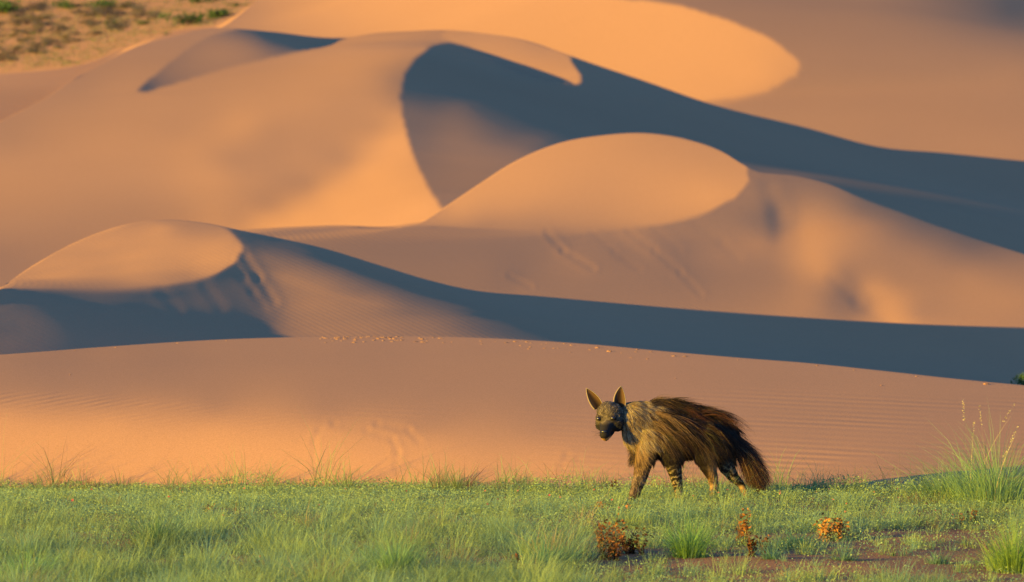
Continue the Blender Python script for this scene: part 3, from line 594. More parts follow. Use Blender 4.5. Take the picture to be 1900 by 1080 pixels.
# tiny red flowers, copies of one mesh
def flower_mesh():
    V=[];Fc=[];C=[]
    for k in range(5):
        a=k*2*math.pi/5; b=len(V)
        for (rr,da,z) in ((.001,0,0),(.007,-.45,.004),(.012,0,.007),(.007,.45,.004)): V.append((rr*math.cos(a+da),rr*math.sin(a+da)*.8,z)); C.append((.62,.07,.10))
        Fc+=[(b,b+1,b+2),(b,b+2,b+3)]
    return np.array(V),np.array(Fc),np.array(C)
fv,ff,fc=flower_mesh(); fl0=mesh_np('red_flower',fv,ff,M_dry,cols=fc,smooth=False)
fr=random.Random(4); spots=[(905,944),(923,936),(1622,925),(1768,918),(1666,937),(1286,930),(1333,927),(1448,928),(728,938),(640,920),(170,920),(338,922),(385,918),(585,915),(1545,942),(1571,945),(1508,933),(1225,936),(1103,922),(1350,921)]
while len(spots)<44: spots.append((fr.uniform(10,1890),fr.uniform(912,975)))
for i,(px,py) in enumerate(spots):
    o=fl0 if i==0 else fl0.copy()
    if i: COL.objects.link(o)
    p=ground_at(px,max(py+14,921)); p[2]+=.085+fr.uniform(0,.03); s=fr.uniform(.7,1.25)
    o.location=p; o.scale=(s,s,s); o.rotation_euler=(fr.uniform(.3,1.2),fr.uniform(-.4,.4),fr.uniform(0,6.3))
    tag(o,'tiny pinkish-red flower peeping out of the green meadow herbs','flower','tiny red flowers in the herbs')
# clods and pebbles on the near crest
def clod_mesh(seed):
    r=random.Random(seed); bm=bmesh.new(); bmesh.ops.create_icosphere(bm,subdivisions=2,radius=1)
    for v in bm.verts:
        n=noise.noise(v.co*1.3+Vector((seed*3.1,0,0))); n2=noise.noise(v.co*3.1+Vector((0,seed,0)))
        v.co*=1+.35*n+.18*n2; v.co.z*=.62
    me=bpy.data.meshes.new('clod'); bm.to_mesh(me); bm.free(); me.materials.append(M_clod); return me
M_clod=sand_material('clod_crust',(0,0,1),1.,.0,.0,1.,grain=1.5,tone=.72,grain_scale=90)
clods=[clod_mesh(s) for s in range(5)]; cr_=random.Random(9)
cp=[]
for i in range(70): cp.append((min(840,max(540,cr_.gauss(700,75))),cr_.choice([0,0,.6,1.5,3,6,9])+cr_.uniform(0,2),cr_.uniform(.010,.024)))
for i in range(26): cp.append((cr_.uniform(860,1210),cr_.choice([0,1,3,8,14])+cr_.uniform(0,3),cr_.uniform(.009,.020)))
for px,dy,s in ((1130,9,.035),(1108,4,.03),(1250,6,.03),(1271,5,.028),(1830,2,.03),(1516,1,.018),(1635,25,.014),(1700,1,.012),(215,1,.02),(330,1,.015),(420,1,.012),(140,1,.011),(1010,12,.022),(1060,3,.02),(1180,5,.02),(1254,47,.012),(1370,3,.012),(1585,2,.012),(130,45,.009),(262,55,.008)): cp.append((px,dy,s))
for i,(px,dy,s) in enumerate(cp):
    y=float(interp(SIL['G'],np.array(float(px))))+dy; q=on_sheet('G',px,y)
    o=bpy.data.objects.new('sand_clod',clods[i%5]); COL.objects.link(o); o.location=(q[0],q[1],q[2]+s*.02); s*=.8 if cr_.random()<.6 else 1.0; o.scale=(s*cr_.uniform(.8,1.8),s,s*cr_.uniform(.5,.9)); o.rotation_euler=(0,0,cr_.uniform(0,6.3))
    if i<70: tag(o,'little golden sand clod in the dense row on the near crest left of centre','clod','clods crowded on the crest left of centre')
    else: tag(o,'lone sand clod scattered along the near dune crest','clod','clods scattered along the near crest')
# shrubs on the far plain
def shrub_mesh(seed,col,n=420,flat=.75):
    r=np.random.default_rng(seed); parts=[]
    cs=r.normal(0,.33,(7,3)); cs[:,2]=np.abs(cs[:,2])*.8+.15
    k=r.integers(0,7,n); d=r.normal(size=(n,3)); d/=np.linalg.norm(d,axis=1)[:,None]; P=cs[k]+d*r.uniform(.12,.34,(n,1)); P[:,2]=np.abs(P[:,2])*flat
    parts.append(leaflets(r,P,r.uniform(.07,.16,n),np.repeat(np.array([col]),n,0)*np.where(r.random((n,1))>.5,1.15,.8),.2,.6))
    m=26; B=np.zeros((m,3)); B[:,:2]=r.normal(0,.06,(m,2)); parts.append(blades(r,B,r.uniform(.4,.8,m)*flat,r.uniform(0,6.3,m),r.uniform(.2,1.0,m),np.full(m,.03),np.repeat(np.array([(.16,.11,.07)]),m,0)))
    v,f,c=join(parts); o=mesh_np('shrub',v,f,M_leaf,cols=c,smooth=False); me=o.data; bpy.data.objects.remove(o); return me
SH_G=[shrub_mesh(s,(.085,.15,.04)) for s in (1,2,3)]; SH_B=[shrub_mesh(s,c,260,.6) for s,c in ((5,(.20,.15,.09)),(6,(.16,.14,.09)),(7,(.26,.20,.11)),(8,(.13,.10,.07)))]
def shrub(px,py,wpx,hf,me,label,group=None,sheetn='F'):
    q=on_sheet(sheetn,px,py); k=F/q[1]; s=wpx/k/1.25
    o=bpy.data.objects.new('shrub',me); COL.objects.link(o); o.location=q; o.scale=(s,s,s*hf); o.rotation_euler=(0,0,px*.7)
    tag(o,label,'shrub',group); return o
for px,py,w,hf,lb in ((12,24,76,1.0,'green shrub in the top left corner of the far plain'),(125,16,46,.9,'green shrub at the top edge, first one right of the corner shrub'),(192,18,60,.95,'wide green shrub at the top edge, second one right of the corner shrub'),
  (215,48,30,.8,'small green shrub just below the wide one at the top edge'),(270,46,32,.7,'yellowish-green shrub alone in the middle of the plain'),(352,46,66,.95,'large bright green shrub beside the foot of the back dune'),
  (402,34,66,.85,'long green shrub right against the back dune slope, rightmost on the plain'),(368,6,52,.9,'green shrub cut by the top edge above the large pair'),(312,66,30,.6,'flat green shrub nearest to the dune flank'),(440,12,30,.6,'small green shrub high up by the dune slope')):
    shrub(px,py,w,hf,SH_G[int(px)%3],lb)
sr=random.Random(3); k=0
while k<120:
    px=sr.uniform(-30,300); py=sr.uniform(12,126)
    if py>132-.30*px-8 or (px>200 and py>75-.15*(px-200)): continue
    shrub(px,py,sr.uniform(16,38),sr.uniform(.7,1.2),SH_B[k%4],'dry grey-brown bush on the sandy plain at the top left','dry bushes dotted over the far plain'); k+=1
# sparse dry stubble between the bushes
r=np.random.default_rng(8); cl=[]
while len(cl)<1500:
    px=r.uniform(-40,470); py=r.uniform(-15,150)
    if py>float(interp(SIL['B'],np.array(px)))-3: continue
    cl.append(on_sheet('F',px,py))
cl=np.array(cl); rp=np.repeat(np.arange(len(cl)),14); P=cl[rp]+r.normal(0,1,(len(rp),3))*np.array([.28,.28,.05]); P[:,2]=cl[rp][:,2]+np.abs(r.normal(0,.10,len(rp)))
cs=np.array([(.30,.24,.11),(.22,.20,.09),(.15,.19,.06),(.36,.28,.13)])[r.integers(0,4,len(cl))][rp]
v,f,c=leaflets(r,P,r.uniform(.08,.20,len(P)),cs,.25); o=mesh_np('dry_scrub',v,f,M_leaf,cols=c,smooth=False); tag(o,'low dry stubble scattered over the far sandy plain','scrub',kind='stuff')
# dark bush in the shaded valley at the right edge
q=on_sheet('S',1906,700)
o=shrub(1906,722,62,1.5,SH_G[0],'dark green bush in the shaded valley behind the crest, cut by the right edge',sheetn='S')
print('plants',time.time()-T0)

# ---------------------------------------------------------------- the animal
# working frame: picture plane at the animal: hx,hz in picture pixels (zoomed crop units), hy depth in metres (towards +Y = away)
HY=40.0
def hp(u,v,dy=0.0):
    """u,v in crop units (crop 1060,690 scale 4.155) -> world at depth HY+dy"""
    px=1060+u/4.155; py=690+v/4.155
    return at_depth(px,py,HY+dy)
U_=HY/F/4.155          # metres per crop unit
hy_base=Vector((*at_depth(1270,928,HY)[:2],0)); hy_base.z=float(ground_z(hy_base.x,hy_base.y))
hyena=empty('brown_hyena',hy_base); tag(hyena,'shaggy dark-maned brown hyena walking left through the grass, head turned to the camera','animal')
LOC=np.array(hy_base)
def capsule(bm,p,q,r1,r2,seg=14,rings=5):
    """tapered capsule from p to q"""
    p=Vector(p);q=Vector(q); d=q-p; l=max(d.length,1e-5); z=d/l
    x=z.orthogonal().normalized(); y=z.cross(x); vs=[]
    prof=[]
    for k in range(rings+1): a=-math.pi/2+math.pi/2*k/rings; prof.append((p+z*(math.sin(a)*r1),math.cos(a)*r1))
    for k in range(rings+1): a=math.pi/2*k/rings; prof.append((q+z*(math.sin(a)*r2),math.cos(a)*r2))
    for c,r in prof:
        vs.append([bm.verts.new(c+(x*math.cos(t)+y*math.sin(t))*max(r,1e-4)) for t in [2*math.pi*i/seg for i in range(seg)]])
    for a,b in zip(vs[:-1],vs[1:]):
        for i in range(seg): bm.faces.new((a[i],a[(i+1)%seg],b[(i+1)%seg],b[i]))
    bm.faces.new(list(reversed(vs[0]))); bm.faces.new(vs[-1])
def ellipsoid(bm,c,r,M=None):
    m=Matrix.Translation(Vector(c))@(M.to_4x4() if M else Matrix.Identity(4))@Matrix.Diagonal((*r,1))
    bmesh.ops.create_icosphere(bm,subdivisions=3,radius=1,matrix=m)
def chain(bm,pts,rad):
    for a,b,r1,r2 in zip(pts[:-1],pts[1:],rad[:-1],rad[1:]): capsule(bm,a,b,r1,r2)
bm=bmesh.new()
W_=lambda u,v,dy=0.: hp(u,v,dy)-LOC
# trunk: neck/shoulder high, back sloping to the rump; radii in metres
chain(bm,[W_(455,330,-.10),W_(540,355,-.05),W_(660,400,.0),W_(800,440,.03),W_(950,470,.06),W_(1080,480,.09),W_(1180,520,.11)],[.100,.125,.158,.160,.150,.140,.115])
chain(bm,[W_(560,480,-.03),W_(700,530,.01),W_(860,545,.04),W_(1000,540,.06)],[.115,.140,.125,.115])
chain(bm,[W_(470,440,-.09),W_(540,520,-.05),W_(600,560,-.02)],[.085,.100,.11])       # throat and brisket
chain(bm,[W_(600,295,.0),W_(720,300,.02),W_(880,330,.05),W_(1030,375,.07)],[.060,.065,.065,.06])  # withers ridge
# neck to head
HC=W_(290,365,-.18)   # centre of the skull
chain(bm,[W_(500,340,-.05),W_(410,345,-.09),W_(340,350,-.13)],[.108,.092,.078])
# head frame: facing the camera, turned a little to the picture's left
fz=Vector((-.27,-.94,-.20)).normalized(); fx=Vector((.96,-.27,.05)).normalized(); fup=fz.cross(fx).normalized(); 
if fup.z<0: fup=-fup
fx=fup.cross(-fz).normalized()
if fx.x<0: fx=-fx
HCv=Vector(HC)
def Hh(a,b,c): return HCv+fx*a+fup*b+fz*c     # right in picture, up, towards the camera
HM=Matrix((fx,fup,fz)).transposed()
ellipsoid(bm,Hh(.004,.045,-.01),(.094,.088,.100),HM)            # skull
ellipsoid(bm,Hh(.002,.012,.035),(.092,.060,.062),HM)          # brow / cheekbones
for sx_ in (-1,1): ellipsoid(bm,Hh(sx_*.052,.030,.072),(.026,.018,.022),HM)   # brow ridges
ellipsoid(bm,Hh(.0,.09,.0),(.060,.052,.065),HM)
ellipsoid(bm,Hh(-.050,-.032,.020),(.046,.056,.058),HM); ellipsoid(bm,Hh(.058,-.036,.012),(.052,.062,.064),HM); ellipsoid(bm,Hh(.002,-.040,.055),(.066,.046,.050),HM)   # cheek muscles
a_=Hh(-.002,-.022,.065); b_=Hh(-.004,-.082,.155); capsule(bm,a_,b_,.054,.038)                    # muzzle
ellipsoid(bm,Hh(-.008,-.080,.163),(.034,.026,.024),HM)     # nose pad lump
capsule(bm,Hh(0,-.085,.03),Hh(-.004,-.112,.130),.042,.031)      # lower jaw
ellipsoid(bm,Hh(-.007,-.116,.142),(.029,.018,.024),HM)     # chin
for sx_ in (-1,1): capsule(bm,Hh(-.004+sx_*.018,-.082,.120),Hh(-.006+sx_*.014,-.098,.158),.024,.018)   # lips / flews
# legs: joints as chains; front legs root in the shoulder, hind legs in the hip
fA=[W_(590,500,-.10),W_(575,620,-.13),W_(560,700,-.13),W_(535,800,-.15),W_(500,900,-.17),W_(480,950,-.19)]     # leading foreleg (far right limb as the animal sees it)
chain(bm,fA,[.100,.076,.064,.052,.042,.036])
fB=[W_(720,520,-.08),W_(775,650,-.10),W_(790,730,-.10),W_(810,820,-.08),W_(828,920,-.06),W_(835,965,-.07)]
chain(bm,fB,[.115,.085,.064,.047,.036,.032])
hC=[W_(1030,500,.0),W_(1030,620,-.03),W_(1050,710,-.02),W_(1085,800,.02),W_(1100,870,.03),W_(1095,950,.0)]
chain(bm,hC,[.130,.095,.066,.042,.034,.030])
hD=[W_(1150,510,.12),W_(1175,640,.10),W_(1205,740,.08),W_(1250,810,.10),W_(1310,868,.13),W_(1350,950,.11)]
chain(bm,hD,[.115,.085,.062,.044,.029,.026])
# paws with toes
def paw(c,dirv,w=.034):
    c=Vector(c); d=Vector(dirv).normalized(); s=d.cross(Vector((0,0,1))).normalized()
    capsule(bm,c-d*.01,c+d*.035+Vector((0,0,-.008)),w*.85,w*.75)
    for k in (-1.5,-.5,.5,1.5): capsule(bm,c+s*k*w*.45+d*.03+Vector((0,0,-.012)),c+s*k*w*.52+d*(.062-.006*abs(k))+Vector((0,0,-.020)),.0135,.011,8,3)
paw(W_(468,985,-.20),(-.8,-.5,0)); paw(W_(832,992,-.09),(-.75,-.5,0)); paw(W_(1090,985,-.02),(-.8,-.4,0),.031); paw(W_(1362,985,.09),(-.6,-.4,0),.030)
# tail dock
chain(bm,[W_(1210,490,.13),W_(1270,530,.14),W_(1330,640,.14),W_(1370,740,.14)],[.045,.035,.028,.018])
me=bpy.data.meshes.new('body_raw'); bm.normal_update(); bm.to_mesh(me); bm.free()
tmp=bpy.data.objects.new('body_raw',me); COL.objects.link(tmp)
rm=tmp.modifiers.new('r','REMESH'); rm.mode='VOXEL'; rm.voxel_size=.0065; rm.use_smooth_shade=True
sm=tmp.modifiers.new('s','SMOOTH'); sm.factor=.5; sm.iterations=6
bpy.context.view_layer.update(); dg=bpy.context.evaluated_depsgraph_get()
ev=tmp.evaluated_get(dg); me2=bpy.data.meshes.new_from_object(ev); bpy.data.objects.remove(tmp)
nv=len(me2.vertices); BV=np.zeros(nv*3,np.float32); me2.vertices.foreach_get('co',BV); BV=BV.reshape(-1,3).astype(float)
BN=np.zeros(nv*3,np.float32); me2.vertices.foreach_get('normal',BN); BN=BN.reshape(-1,3).astype(float)
# coat colour by where on the body a point sits
def uv_of(Pl):
    px,py=to_px(Pl+LOC); return (px-1060)*4.155,(py-690)*4.155
def headc(Pl):
    d=Pl-np.array(HCv); return d@np.array(fx),d@np.array(fup),d@np.array(fz)
TAN=np.array([.36,.22,.105]); PALE=np.array([.42,.32,.19]); DARK=np.array([.016,.011,.009]); BROWN=np.array([.085,.045,.024]); GREY=np.array([.115,.088,.064]); BLACK=np.array([.012,.010,.010]); ORNG=np.array([.30,.18,.08])
def mixc(c,t,w): return c*(1-w[:,None])+t*w[:,None]
def sstep(x,a,b): t=np.clip((x-a)/(b-a),0,1); return t*t*(3-2*t)
def hsh(P,s): return np.sin(P[:,0]*s*37+P[:,1]*s*21+P[:,2]*s*53)*.5+np.sin(P[:,0]*s*13-P[:,2]*s*71+1.3)*.5
def nzz(P,s): return np.array([noise.noise(Vector(p)*s) for p in P])
def coat(Pl,nz):
    u,v=uv_of(Pl); n=len(Pl)
    c=np.repeat(DARK[None],n,0)
    c=mixc(c,BROWN,.5*sstep(nz,-.1,.35))
    # neck mantle and shoulder: pale
    w=sstep(u,760,620)*sstep(v,640,520)*(1-sstep(v,300,240)*.5); c=mixc(c,PALE*.62,w*(.45+.55*sstep(nz,-.25,.2)))
    w=np.exp(-(((u-470)/80)**2+((v-360)/110)**2)); c=mixc(c,PALE,w*.8)
    w=np.exp(-(((u-600)/80)**2+((v-330)/50)**2)); c=mixc(c,DARK*1.5,w*.6)
    w=np.exp(-(((u-660)/60)**2+((v-600)/110)**2)); c=mixc(c,DARK,w*.9)
    # chest and leading foreleg: tan-orange
    w=sstep(u,660,560)*sstep(v,480,560); c=mixc(c,ORNG,w*.85)
    w=sstep(u,500,440)*sstep(v,560,620)*sstep(v,760,690); c=mixc(c,DARK*3,w*.7)
    w=sstep(v,760,820)*sstep(u,680,620); c=mixc(c,np.array([.20,.14,.095]),w*.85)
    w=np.exp(-(((u-(600-(v-700)*.45))/26)**2))*sstep(v,680,740)*sstep(u,690,640)*sstep(nz,-.4,.2); c=mixc(c,DARK*2.5,w*.85)
    w=sstep(nz,-.15,.15)*sstep(v,560,700); c=mixc(c,c*.25,w*.9)
    # second foreleg, striped
    st=.5+.5*np.sin((v+u*.25+34*nz)/6.6); w=sstep(v,640,720)*sstep(u,690,720)*sstep(u,960,900); c=mixc(c,DARK*.8,w); c=mixc(c,PALE*.8,w*sstep(st,.55,.95)*sstep(v,690,800)*.75)
    w=sstep(v,940,955)*sstep(u,690,720)*sstep(u,960,900); c=mixc(c,TAN,w*.6)
    # near hind leg: thigh dark with a tan shank
    w=sstep(v,640,740)*sstep(u,1035,1065)*sstep(u,1150,1120)*(.35+.65*sstep(nz,-.3,.05)); c=mixc(c,TAN*.9,w*.9)
    w=np.exp(-(((u-1050)/40)**2+((v-590)/120)**2)); c=mixc(c,GREY*1.1,w*.7)
    # trailing hind leg: bars
    st=.5+.5*np.sin((v*.8-u*.35+34*nz)/6.5); w=sstep(v,620,720)*sstep(u,1120,1160); c=mixc(c,DARK*.8,w); c=mixc(c,PALE*.6,w*sstep(st,.6,.95)*.7)
    w=sstep(v,860,900)*sstep(u,1200,1260); c=mixc(c,TAN*.85,w*.85)
    # head
    a,b,d=headc(Pl); hd=(np.abs(a)<.14)&(np.abs(b-.0)<.17)&(d>-.075)&(u<440)
    hc=np.repeat(GREY[None]*.62,n,0); hc=mixc(hc,PALE*.52,.65*sstep(nz,-.05,.3)*sstep(b,-.05,.02))
    hc=mixc(hc,BLACK*1.6,sstep(b,-.012,-.045)*sstep(d,.00,.05)); hc=mixc(hc,BLACK*1.2,sstep(d,.055,.09)*sstep(b,.01,-.02))
    for sx in (-1,1): hc=mixc(hc,BLACK*1.3,np.exp(-(((a-sx*.056+.002)/.030)**2+((b-.018)/.022)**2))*sstep(d,.03,.06))
    hc=mixc(hc,BLACK*1.2,sstep(a,.02,.06)*sstep(b,.0,-.04)*.95)  # right cheek blackened: shade away from the sun, painted into the coat
    hc=mixc(hc,np.array([.36,.19,.07]),sstep(b,-.104,-.114)*sstep(d,.085,.12))
    c=np.where(hd[:,None],hc,c)
    return np.clip(c,0,1)
BNZ=nzz(BV,26.)*.6+nzz(BV,60.)*.6
ca=me2.color_attributes.new('tint','FLOAT_COLOR','POINT'); cc4=np.ones((nv,4),np.float32); cc4[:,:3]=coat(BV,BNZ); ca.data.foreach_set('color',cc4.ravel())
M_hide=leaf_material('hyena_hide',0,.75); M_fur=leaf_material('hyena_fur',.12,.5)
me2.materials.clear(); me2.materials.append(M_hide); me2.name='body'
body=bpy.data.objects.new('body',me2); COL.objects.link(body); body.parent=hyena
# ---- ears
def ear(u0,v0,u1,v1,ut,vt,dy,open_dir):
    """cup between two base points and a tip"""
    A=Vector(W_(u0,v0,dy)); B=Vector(W_(u1,v1,dy)); T=Vector(W_(ut,vt,dy+.015)); bm=bmesh.new(); nu,nv_=14,18; od=Vector(open_dir).normalized(); rows=[]
    mid=(A+B)*.5; half=(B-A)*.5; ax=T-mid
    for j in range(nv_+1):
        s=j/nv_; wdt=(math.sin(math.pi*min(1,.30+.70*s))**.75 if s<1 else 0)*1.06*(1-.15*s); c=mid+ax*(s)+od*(-.0)
        if s==1: wdt=.03
        row=[]
        for i in range(nu+1):
            t=-1+2*i/nu; depth=(1-t*t)*.030*wdt*(1-.35*s)
            row.append(bm.verts.new(c+half*t*wdt+(-od)*depth))
        rows.append(row)
    for j in range(nv_):
        for i in range(nu): bm.faces.new((rows[j][i],rows[j][i+1],rows[j+1][i+1],rows[j+1][i]))
    me=bpy.data.meshes.new('ear'); bm.normal_update(); bm.to_mesh(me); bm.free()
    me.polygons.foreach_set('use_smooth',[True]*len(me.polygons))
    col=me.color_attributes.new('tint','FLOAT_COLOR','POINT')
    for i,v in enumerate(me.vertices):
        jj=i//(nu+1); ii=i%(nu+1); t=abs(-1+2*ii/nu); s=jj/nv_
        edge=max(sstep(np.array(t),.72,.95),sstep(np.array(s),.80,.98)); base=np.array([.085,.045,.022])*(.35+.65*sstep(np.array(t*.6+s*.9),.15,.8)); c=base*(1-edge)+np.array([.05,.035,.024])*edge
        c=c*(1-.65*math.exp(-(((-1+2*ii/nu)+.35)/.28)**2)*(1 if s<.75 else .3)); c=np.array([.32,.24,.15]) if t>.97 else c
        col.data[i].color=(*c,1)
    me.materials.append(M_hide); o=bpy.data.objects.new('ear',me); COL.objects.link(o); o.parent=hyena
    md=o.modifiers.new('thickness','SOLIDIFY'); md.thickness=.005; md.offset=0
    return o
ear(176,296,246,246,116,126,-.185,(-.35,-.93,.05))
ear(322,252,414,288,386,110,-.165,(-.25,-.96,.05))
# ---- eyes
M_eye=mat('eye_dark',(.014,.007,.004),.30,1.0); M_nose=mat('nose_leather',(.012,.011,.012),.38,.5); M_pupil=mat('pupil_black',(.003,.003,.003),.05,.8)
def ball(name,c,r,m,parent,sc=(1,1,1),Mx=None):
    bm=bmesh.new(); bmesh.ops.create_icosphere(bm,subdivisions=3,radius=1,matrix=Matrix.Translation(Vector(c))@((Mx or HM).to_4x4())@Matrix.Diagonal((r*sc[0],r*sc[1],r*sc[2],1)))
    me=bpy.data.meshes.new(name); bm.to_mesh(me); bm.free(); me.polygons.foreach_set('use_smooth',[True]*len(me.polygons)); me.materials.append(m)
    o=bpy.data.objects.new(name,me); COL.objects.link(o); o.parent=parent; return o
def surf_point(u,v):
    """front-most body vertex at a picture position"""
    uu,vv=uv_of(BV); d=(uu-u)**2+(vv-v)**2; m=d<60; k=np.where(m)[0]; return BV[k[np.argmin(BV[k,1])]]
for (u,v) in ((207,368),(319,362)):
    c=Vector(surf_point(u,v)); e=ball('eye',c+Vector(fz)*-.001,.0150,M_eye,hyena); ball('pupil',c+Vector(fz)*.0068,.0058,M_pupil,e,(1,1,.7))
c=Vector(surf_point(245,462)); nose=ball('nose',c-fz*.006,.021,M_nose,hyena,(1.15,.72,.65))
for sx_ in (-1,1): ball('nostril',c+fx*sx_*.012+fz*.008-fup*.002,.0045,M_pupil,nose,(1.2,.8,.6))
# ---- fur: strands as thin tapered ribbons rooted on the hide
hr=np.random.default_rng(21)
tri=np.zeros((len(me2.polygons),4),int)
me2.calc_loop_triangles(); lt=np.zeros(len(me2.loop_triangles)*3,np.int32); me2.loop_triangles.foreach_get('vertices',lt); lt=lt.reshape(-1,3)
ta=np.linalg.norm(np.cross(BV[lt[:,1]]-BV[lt[:,0]],BV[lt[:,2]]-BV[lt[:,0]]),axis=1); tprob=np.cumsum(ta)/ta.sum()
def roots(n):
    k=np.searchsorted(tprob,hr.random(n)); r1=np.sqrt(hr.random(n)); r2=hr.random(n)
    w=np.stack([1-r1,r1*(1-r2),r1*r2],1); P=(BV[lt[k]]*w[:,:,None]).sum(1); Nn=(BN[lt[k]]*w[:,:,None]).sum(1); Nn/=np.linalg.norm(Nn,axis=1)[:,None]+1e-9; Z=(BNZ[lt[k]]*w).sum(1)
    return P,Nn,Z
def strands(name,P,Nn,dirv,length,width,col,grav,parent,lift=.25,curl=.1,levels=4,m=None):
    """each strand leaves the skin along (dir + lift*normal) and sags by grav"""
    n=len(P); d=dirv+Nn*lift if np.isscalar(lift) else dirv+Nn*lift[:,None]
    d/=np.linalg.norm(d,axis=1)[:,None]+1e-9
    side=np.cross(d,Nn+1e-3); side/=np.linalg.norm(side,axis=1)[:,None]+1e-9
    cs=hr.normal(0,curl,n)[:,None]; V=np.zeros((n,2*levels+1,3)); C=np.zeros((n,2*levels+1,3))
    wdir=np.cross(d,np.array([0,-1.,0])+hr.normal(0,.45,(n,3))); wdir/=np.linalg.norm(wdir,axis=1)[:,None]+1e-9
    for k in range(levels+1):
        s=k/levels; p=P-Nn*.003+d*(length*s)[:,None]+side*cs*(length*s*s)[:,None]; p[:,2]-=(grav*length)*s*s
        # keep hanging hair outside the skin
        p+=Nn*(.35*length*s*(1-s))[:,None]*.5
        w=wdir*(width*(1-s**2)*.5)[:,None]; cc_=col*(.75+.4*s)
        if k<levels: V[:,2*k]=p-w; V[:,2*k+1]=p+w; C[:,2*k]=cc_; C[:,2*k+1]=cc_
        else: V[:,2*k]=p; C[:,2*k]=cc_
    T=[]
    for k in range(levels-1): a=2*k; T+=[(a,a+1,a+3),(a,a+3,a+2)]
    a=2*(levels-1); T+=[(a,a+1,a+2)]
    T=np.array(T); Fz=(T[None]+(np.arange(n)*(2*levels+1))[:,None,None]).reshape(-1,3)
    return mesh_np(name,V.reshape(-1,3),Fz,m or M_fur,parent,cols=np.clip(C,0,1).reshape(-1,3),smooth=False)
def vec(x,y,z,n): return np.repeat(np.array([[x,y,z]],float),n,0)
# short coat everywhere
P,Nn,Z=roots(60000); P2,N2,Z2=roots(170000); a,b,d=headc(P2); q_=(np.abs(a)<.14)&(np.abs(b)<.17)&(d>-.06)&(uv_of(P2)[0]<430); P=np.concatenate([P,P2[q_]]); Nn=np.concatenate([Nn,N2[q_]]); Z=np.concatenate([Z,Z2[q_]])
u,v=uv_of(P); n=len(P)
a,b,d=headc(P); hd=(np.abs(a)<.14)&(np.abs(b)<.17)&(d>-.08)&(u<430)
dirn=vec(.75,.15,-.65,n); dirn[hd]=(vec(0,0,0,hd.sum())+np.array(fup)*.6-np.array(fz)*.6+np.array(fx)*(a[hd]*6)[:,None])
leg=v>690; dirn[leg]=vec(.25,.1,-1,leg.sum())
dirn-=Nn*(dirn*Nn).sum(1)[:,None]*.9; dirn/=np.linalg.norm(dirn,axis=1)[:,None]+1e-6
ln=np.where(hd,np.where(d>.10,.009,np.where(d>.06,.017,np.where(np.abs(a)>.07,.028,.017))),np.where(leg,np.where((u>690)&(u<960)|(u>1150),.012,.026),.045))*hr.uniform(.6,1.3,n)
ln=np.where((~hd)&(v>560)&(v<760)&(u>380)&(u<560),ln*1.6,ln)
colf=coat(P,Z+hr.normal(0,.16,n))*(hr.uniform(.6,1.5,n)[:,None])*np.where(hd&(hr.random(n)<.22)&(b>-.03),2.6,1.)[:,None]
faceonly=hd&(d>.09)&(b<-.03); keep=~(faceonly&(hr.random(n)<.5))
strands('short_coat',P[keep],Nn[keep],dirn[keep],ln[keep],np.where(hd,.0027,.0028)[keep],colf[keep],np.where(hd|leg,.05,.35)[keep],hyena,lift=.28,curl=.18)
# pale mantle over neck and shoulders
P,Nn,Z=roots(130000); u,v=uv_of(P); m=(u>395)&(u<700)&(hr.random(len(u))>sstep(u,600,700))&(v>205)&(v<560); P,Nn,Z,u,v=P[m],Nn[m],Z[m],u[m],v[m]
k=hr.random(len(P))<.75; P,Nn,Z,u,v=P[k],Nn[k],Z[k],u[k],v[k]; n=len(P)
dirn=vec(.62,.05,-.55,n); dirn[:,2]+=.75*sstep(v,330,230); cheek=(u<450); dirn[cheek]=dirn[cheek]*.6+np.array([.2,.1,-.7]); dirn-=Nn*(dirn*Nn).sum(1)[:,None]*.8; dirn/=np.linalg.norm(dirn,axis=1)[:,None]
w=hr.random(n); colf=np.where((w<.55)[:,None],PALE*.95,np.where((w<.8)[:,None],TAN*.8,BROWN*.9))*hr.uniform(.6,1.25,(n,1))
dk=np.exp(-(((u-600)/75)**2+((v-330)/45)**2)); colf=mixc(colf,DARK*2,dk*.6*(hr.random(n)<.7)); colf=mixc(colf,BROWN*.8,sstep(v,260,215)*.6)
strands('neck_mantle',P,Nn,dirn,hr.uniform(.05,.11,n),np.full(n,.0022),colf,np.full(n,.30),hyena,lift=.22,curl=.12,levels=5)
# long dark mane on the back, falling over the flank
P,Nn,Z=roots(190000); u,v=uv_of(P); top=215+np.clip(u-850,0,600)*.42
m=(u>580)&(u<1205)&(v<top+250)&(Nn[:,2]>-.1)&(Nn[:,1]<.75)&(v<520); P,Nn,Z,u,v,top=P[m],Nn[m],Z[m],u[m],v[m],top[m]
k=hr.random(len(P))<np.where(v<top+120,.95,.45); P,Nn,Z,u,v,top=P[k],Nn[k],Z[k],u[k],v[k],top[k]; n=len(P)
# hair gathers into locks
lock=np.floor(u/26)+np.floor(v/30)*53; lr=np.sin(lock*12.9898)*43758.5; lr=lr-np.floor(lr); lr2=np.sin(lock*78.233)*9631.1; lr2-=np.floor(lr2); lr3=np.sin(lock*39.425)*2731.7; lr3-=np.floor(lr3)
dirn=vec(.80,-.03,-.42,n); dirn[:,2]+=.47*sstep(v,top+90,top)+(lr-.5)*.55+hr.normal(0,.10,n); dirn[:,0]+=(lr2-.5)*.5
dirn-=Nn*(dirn*Nn).sum(1)[:,None]*.6; dirn/=np.linalg.norm(dirn,axis=1)[:,None]
li=lock.astype(int); li-=li.min(); cnt=np.bincount(li)+1e-9
cen=np.stack([(np.bincount(li,P[:,k_])/cnt)[li] for k_ in range(3)],1); dirn+=(cen-P)*(7.0+5*lr2[:,None]); dirn/=np.linalg.norm(dirn,axis=1)[:,None]
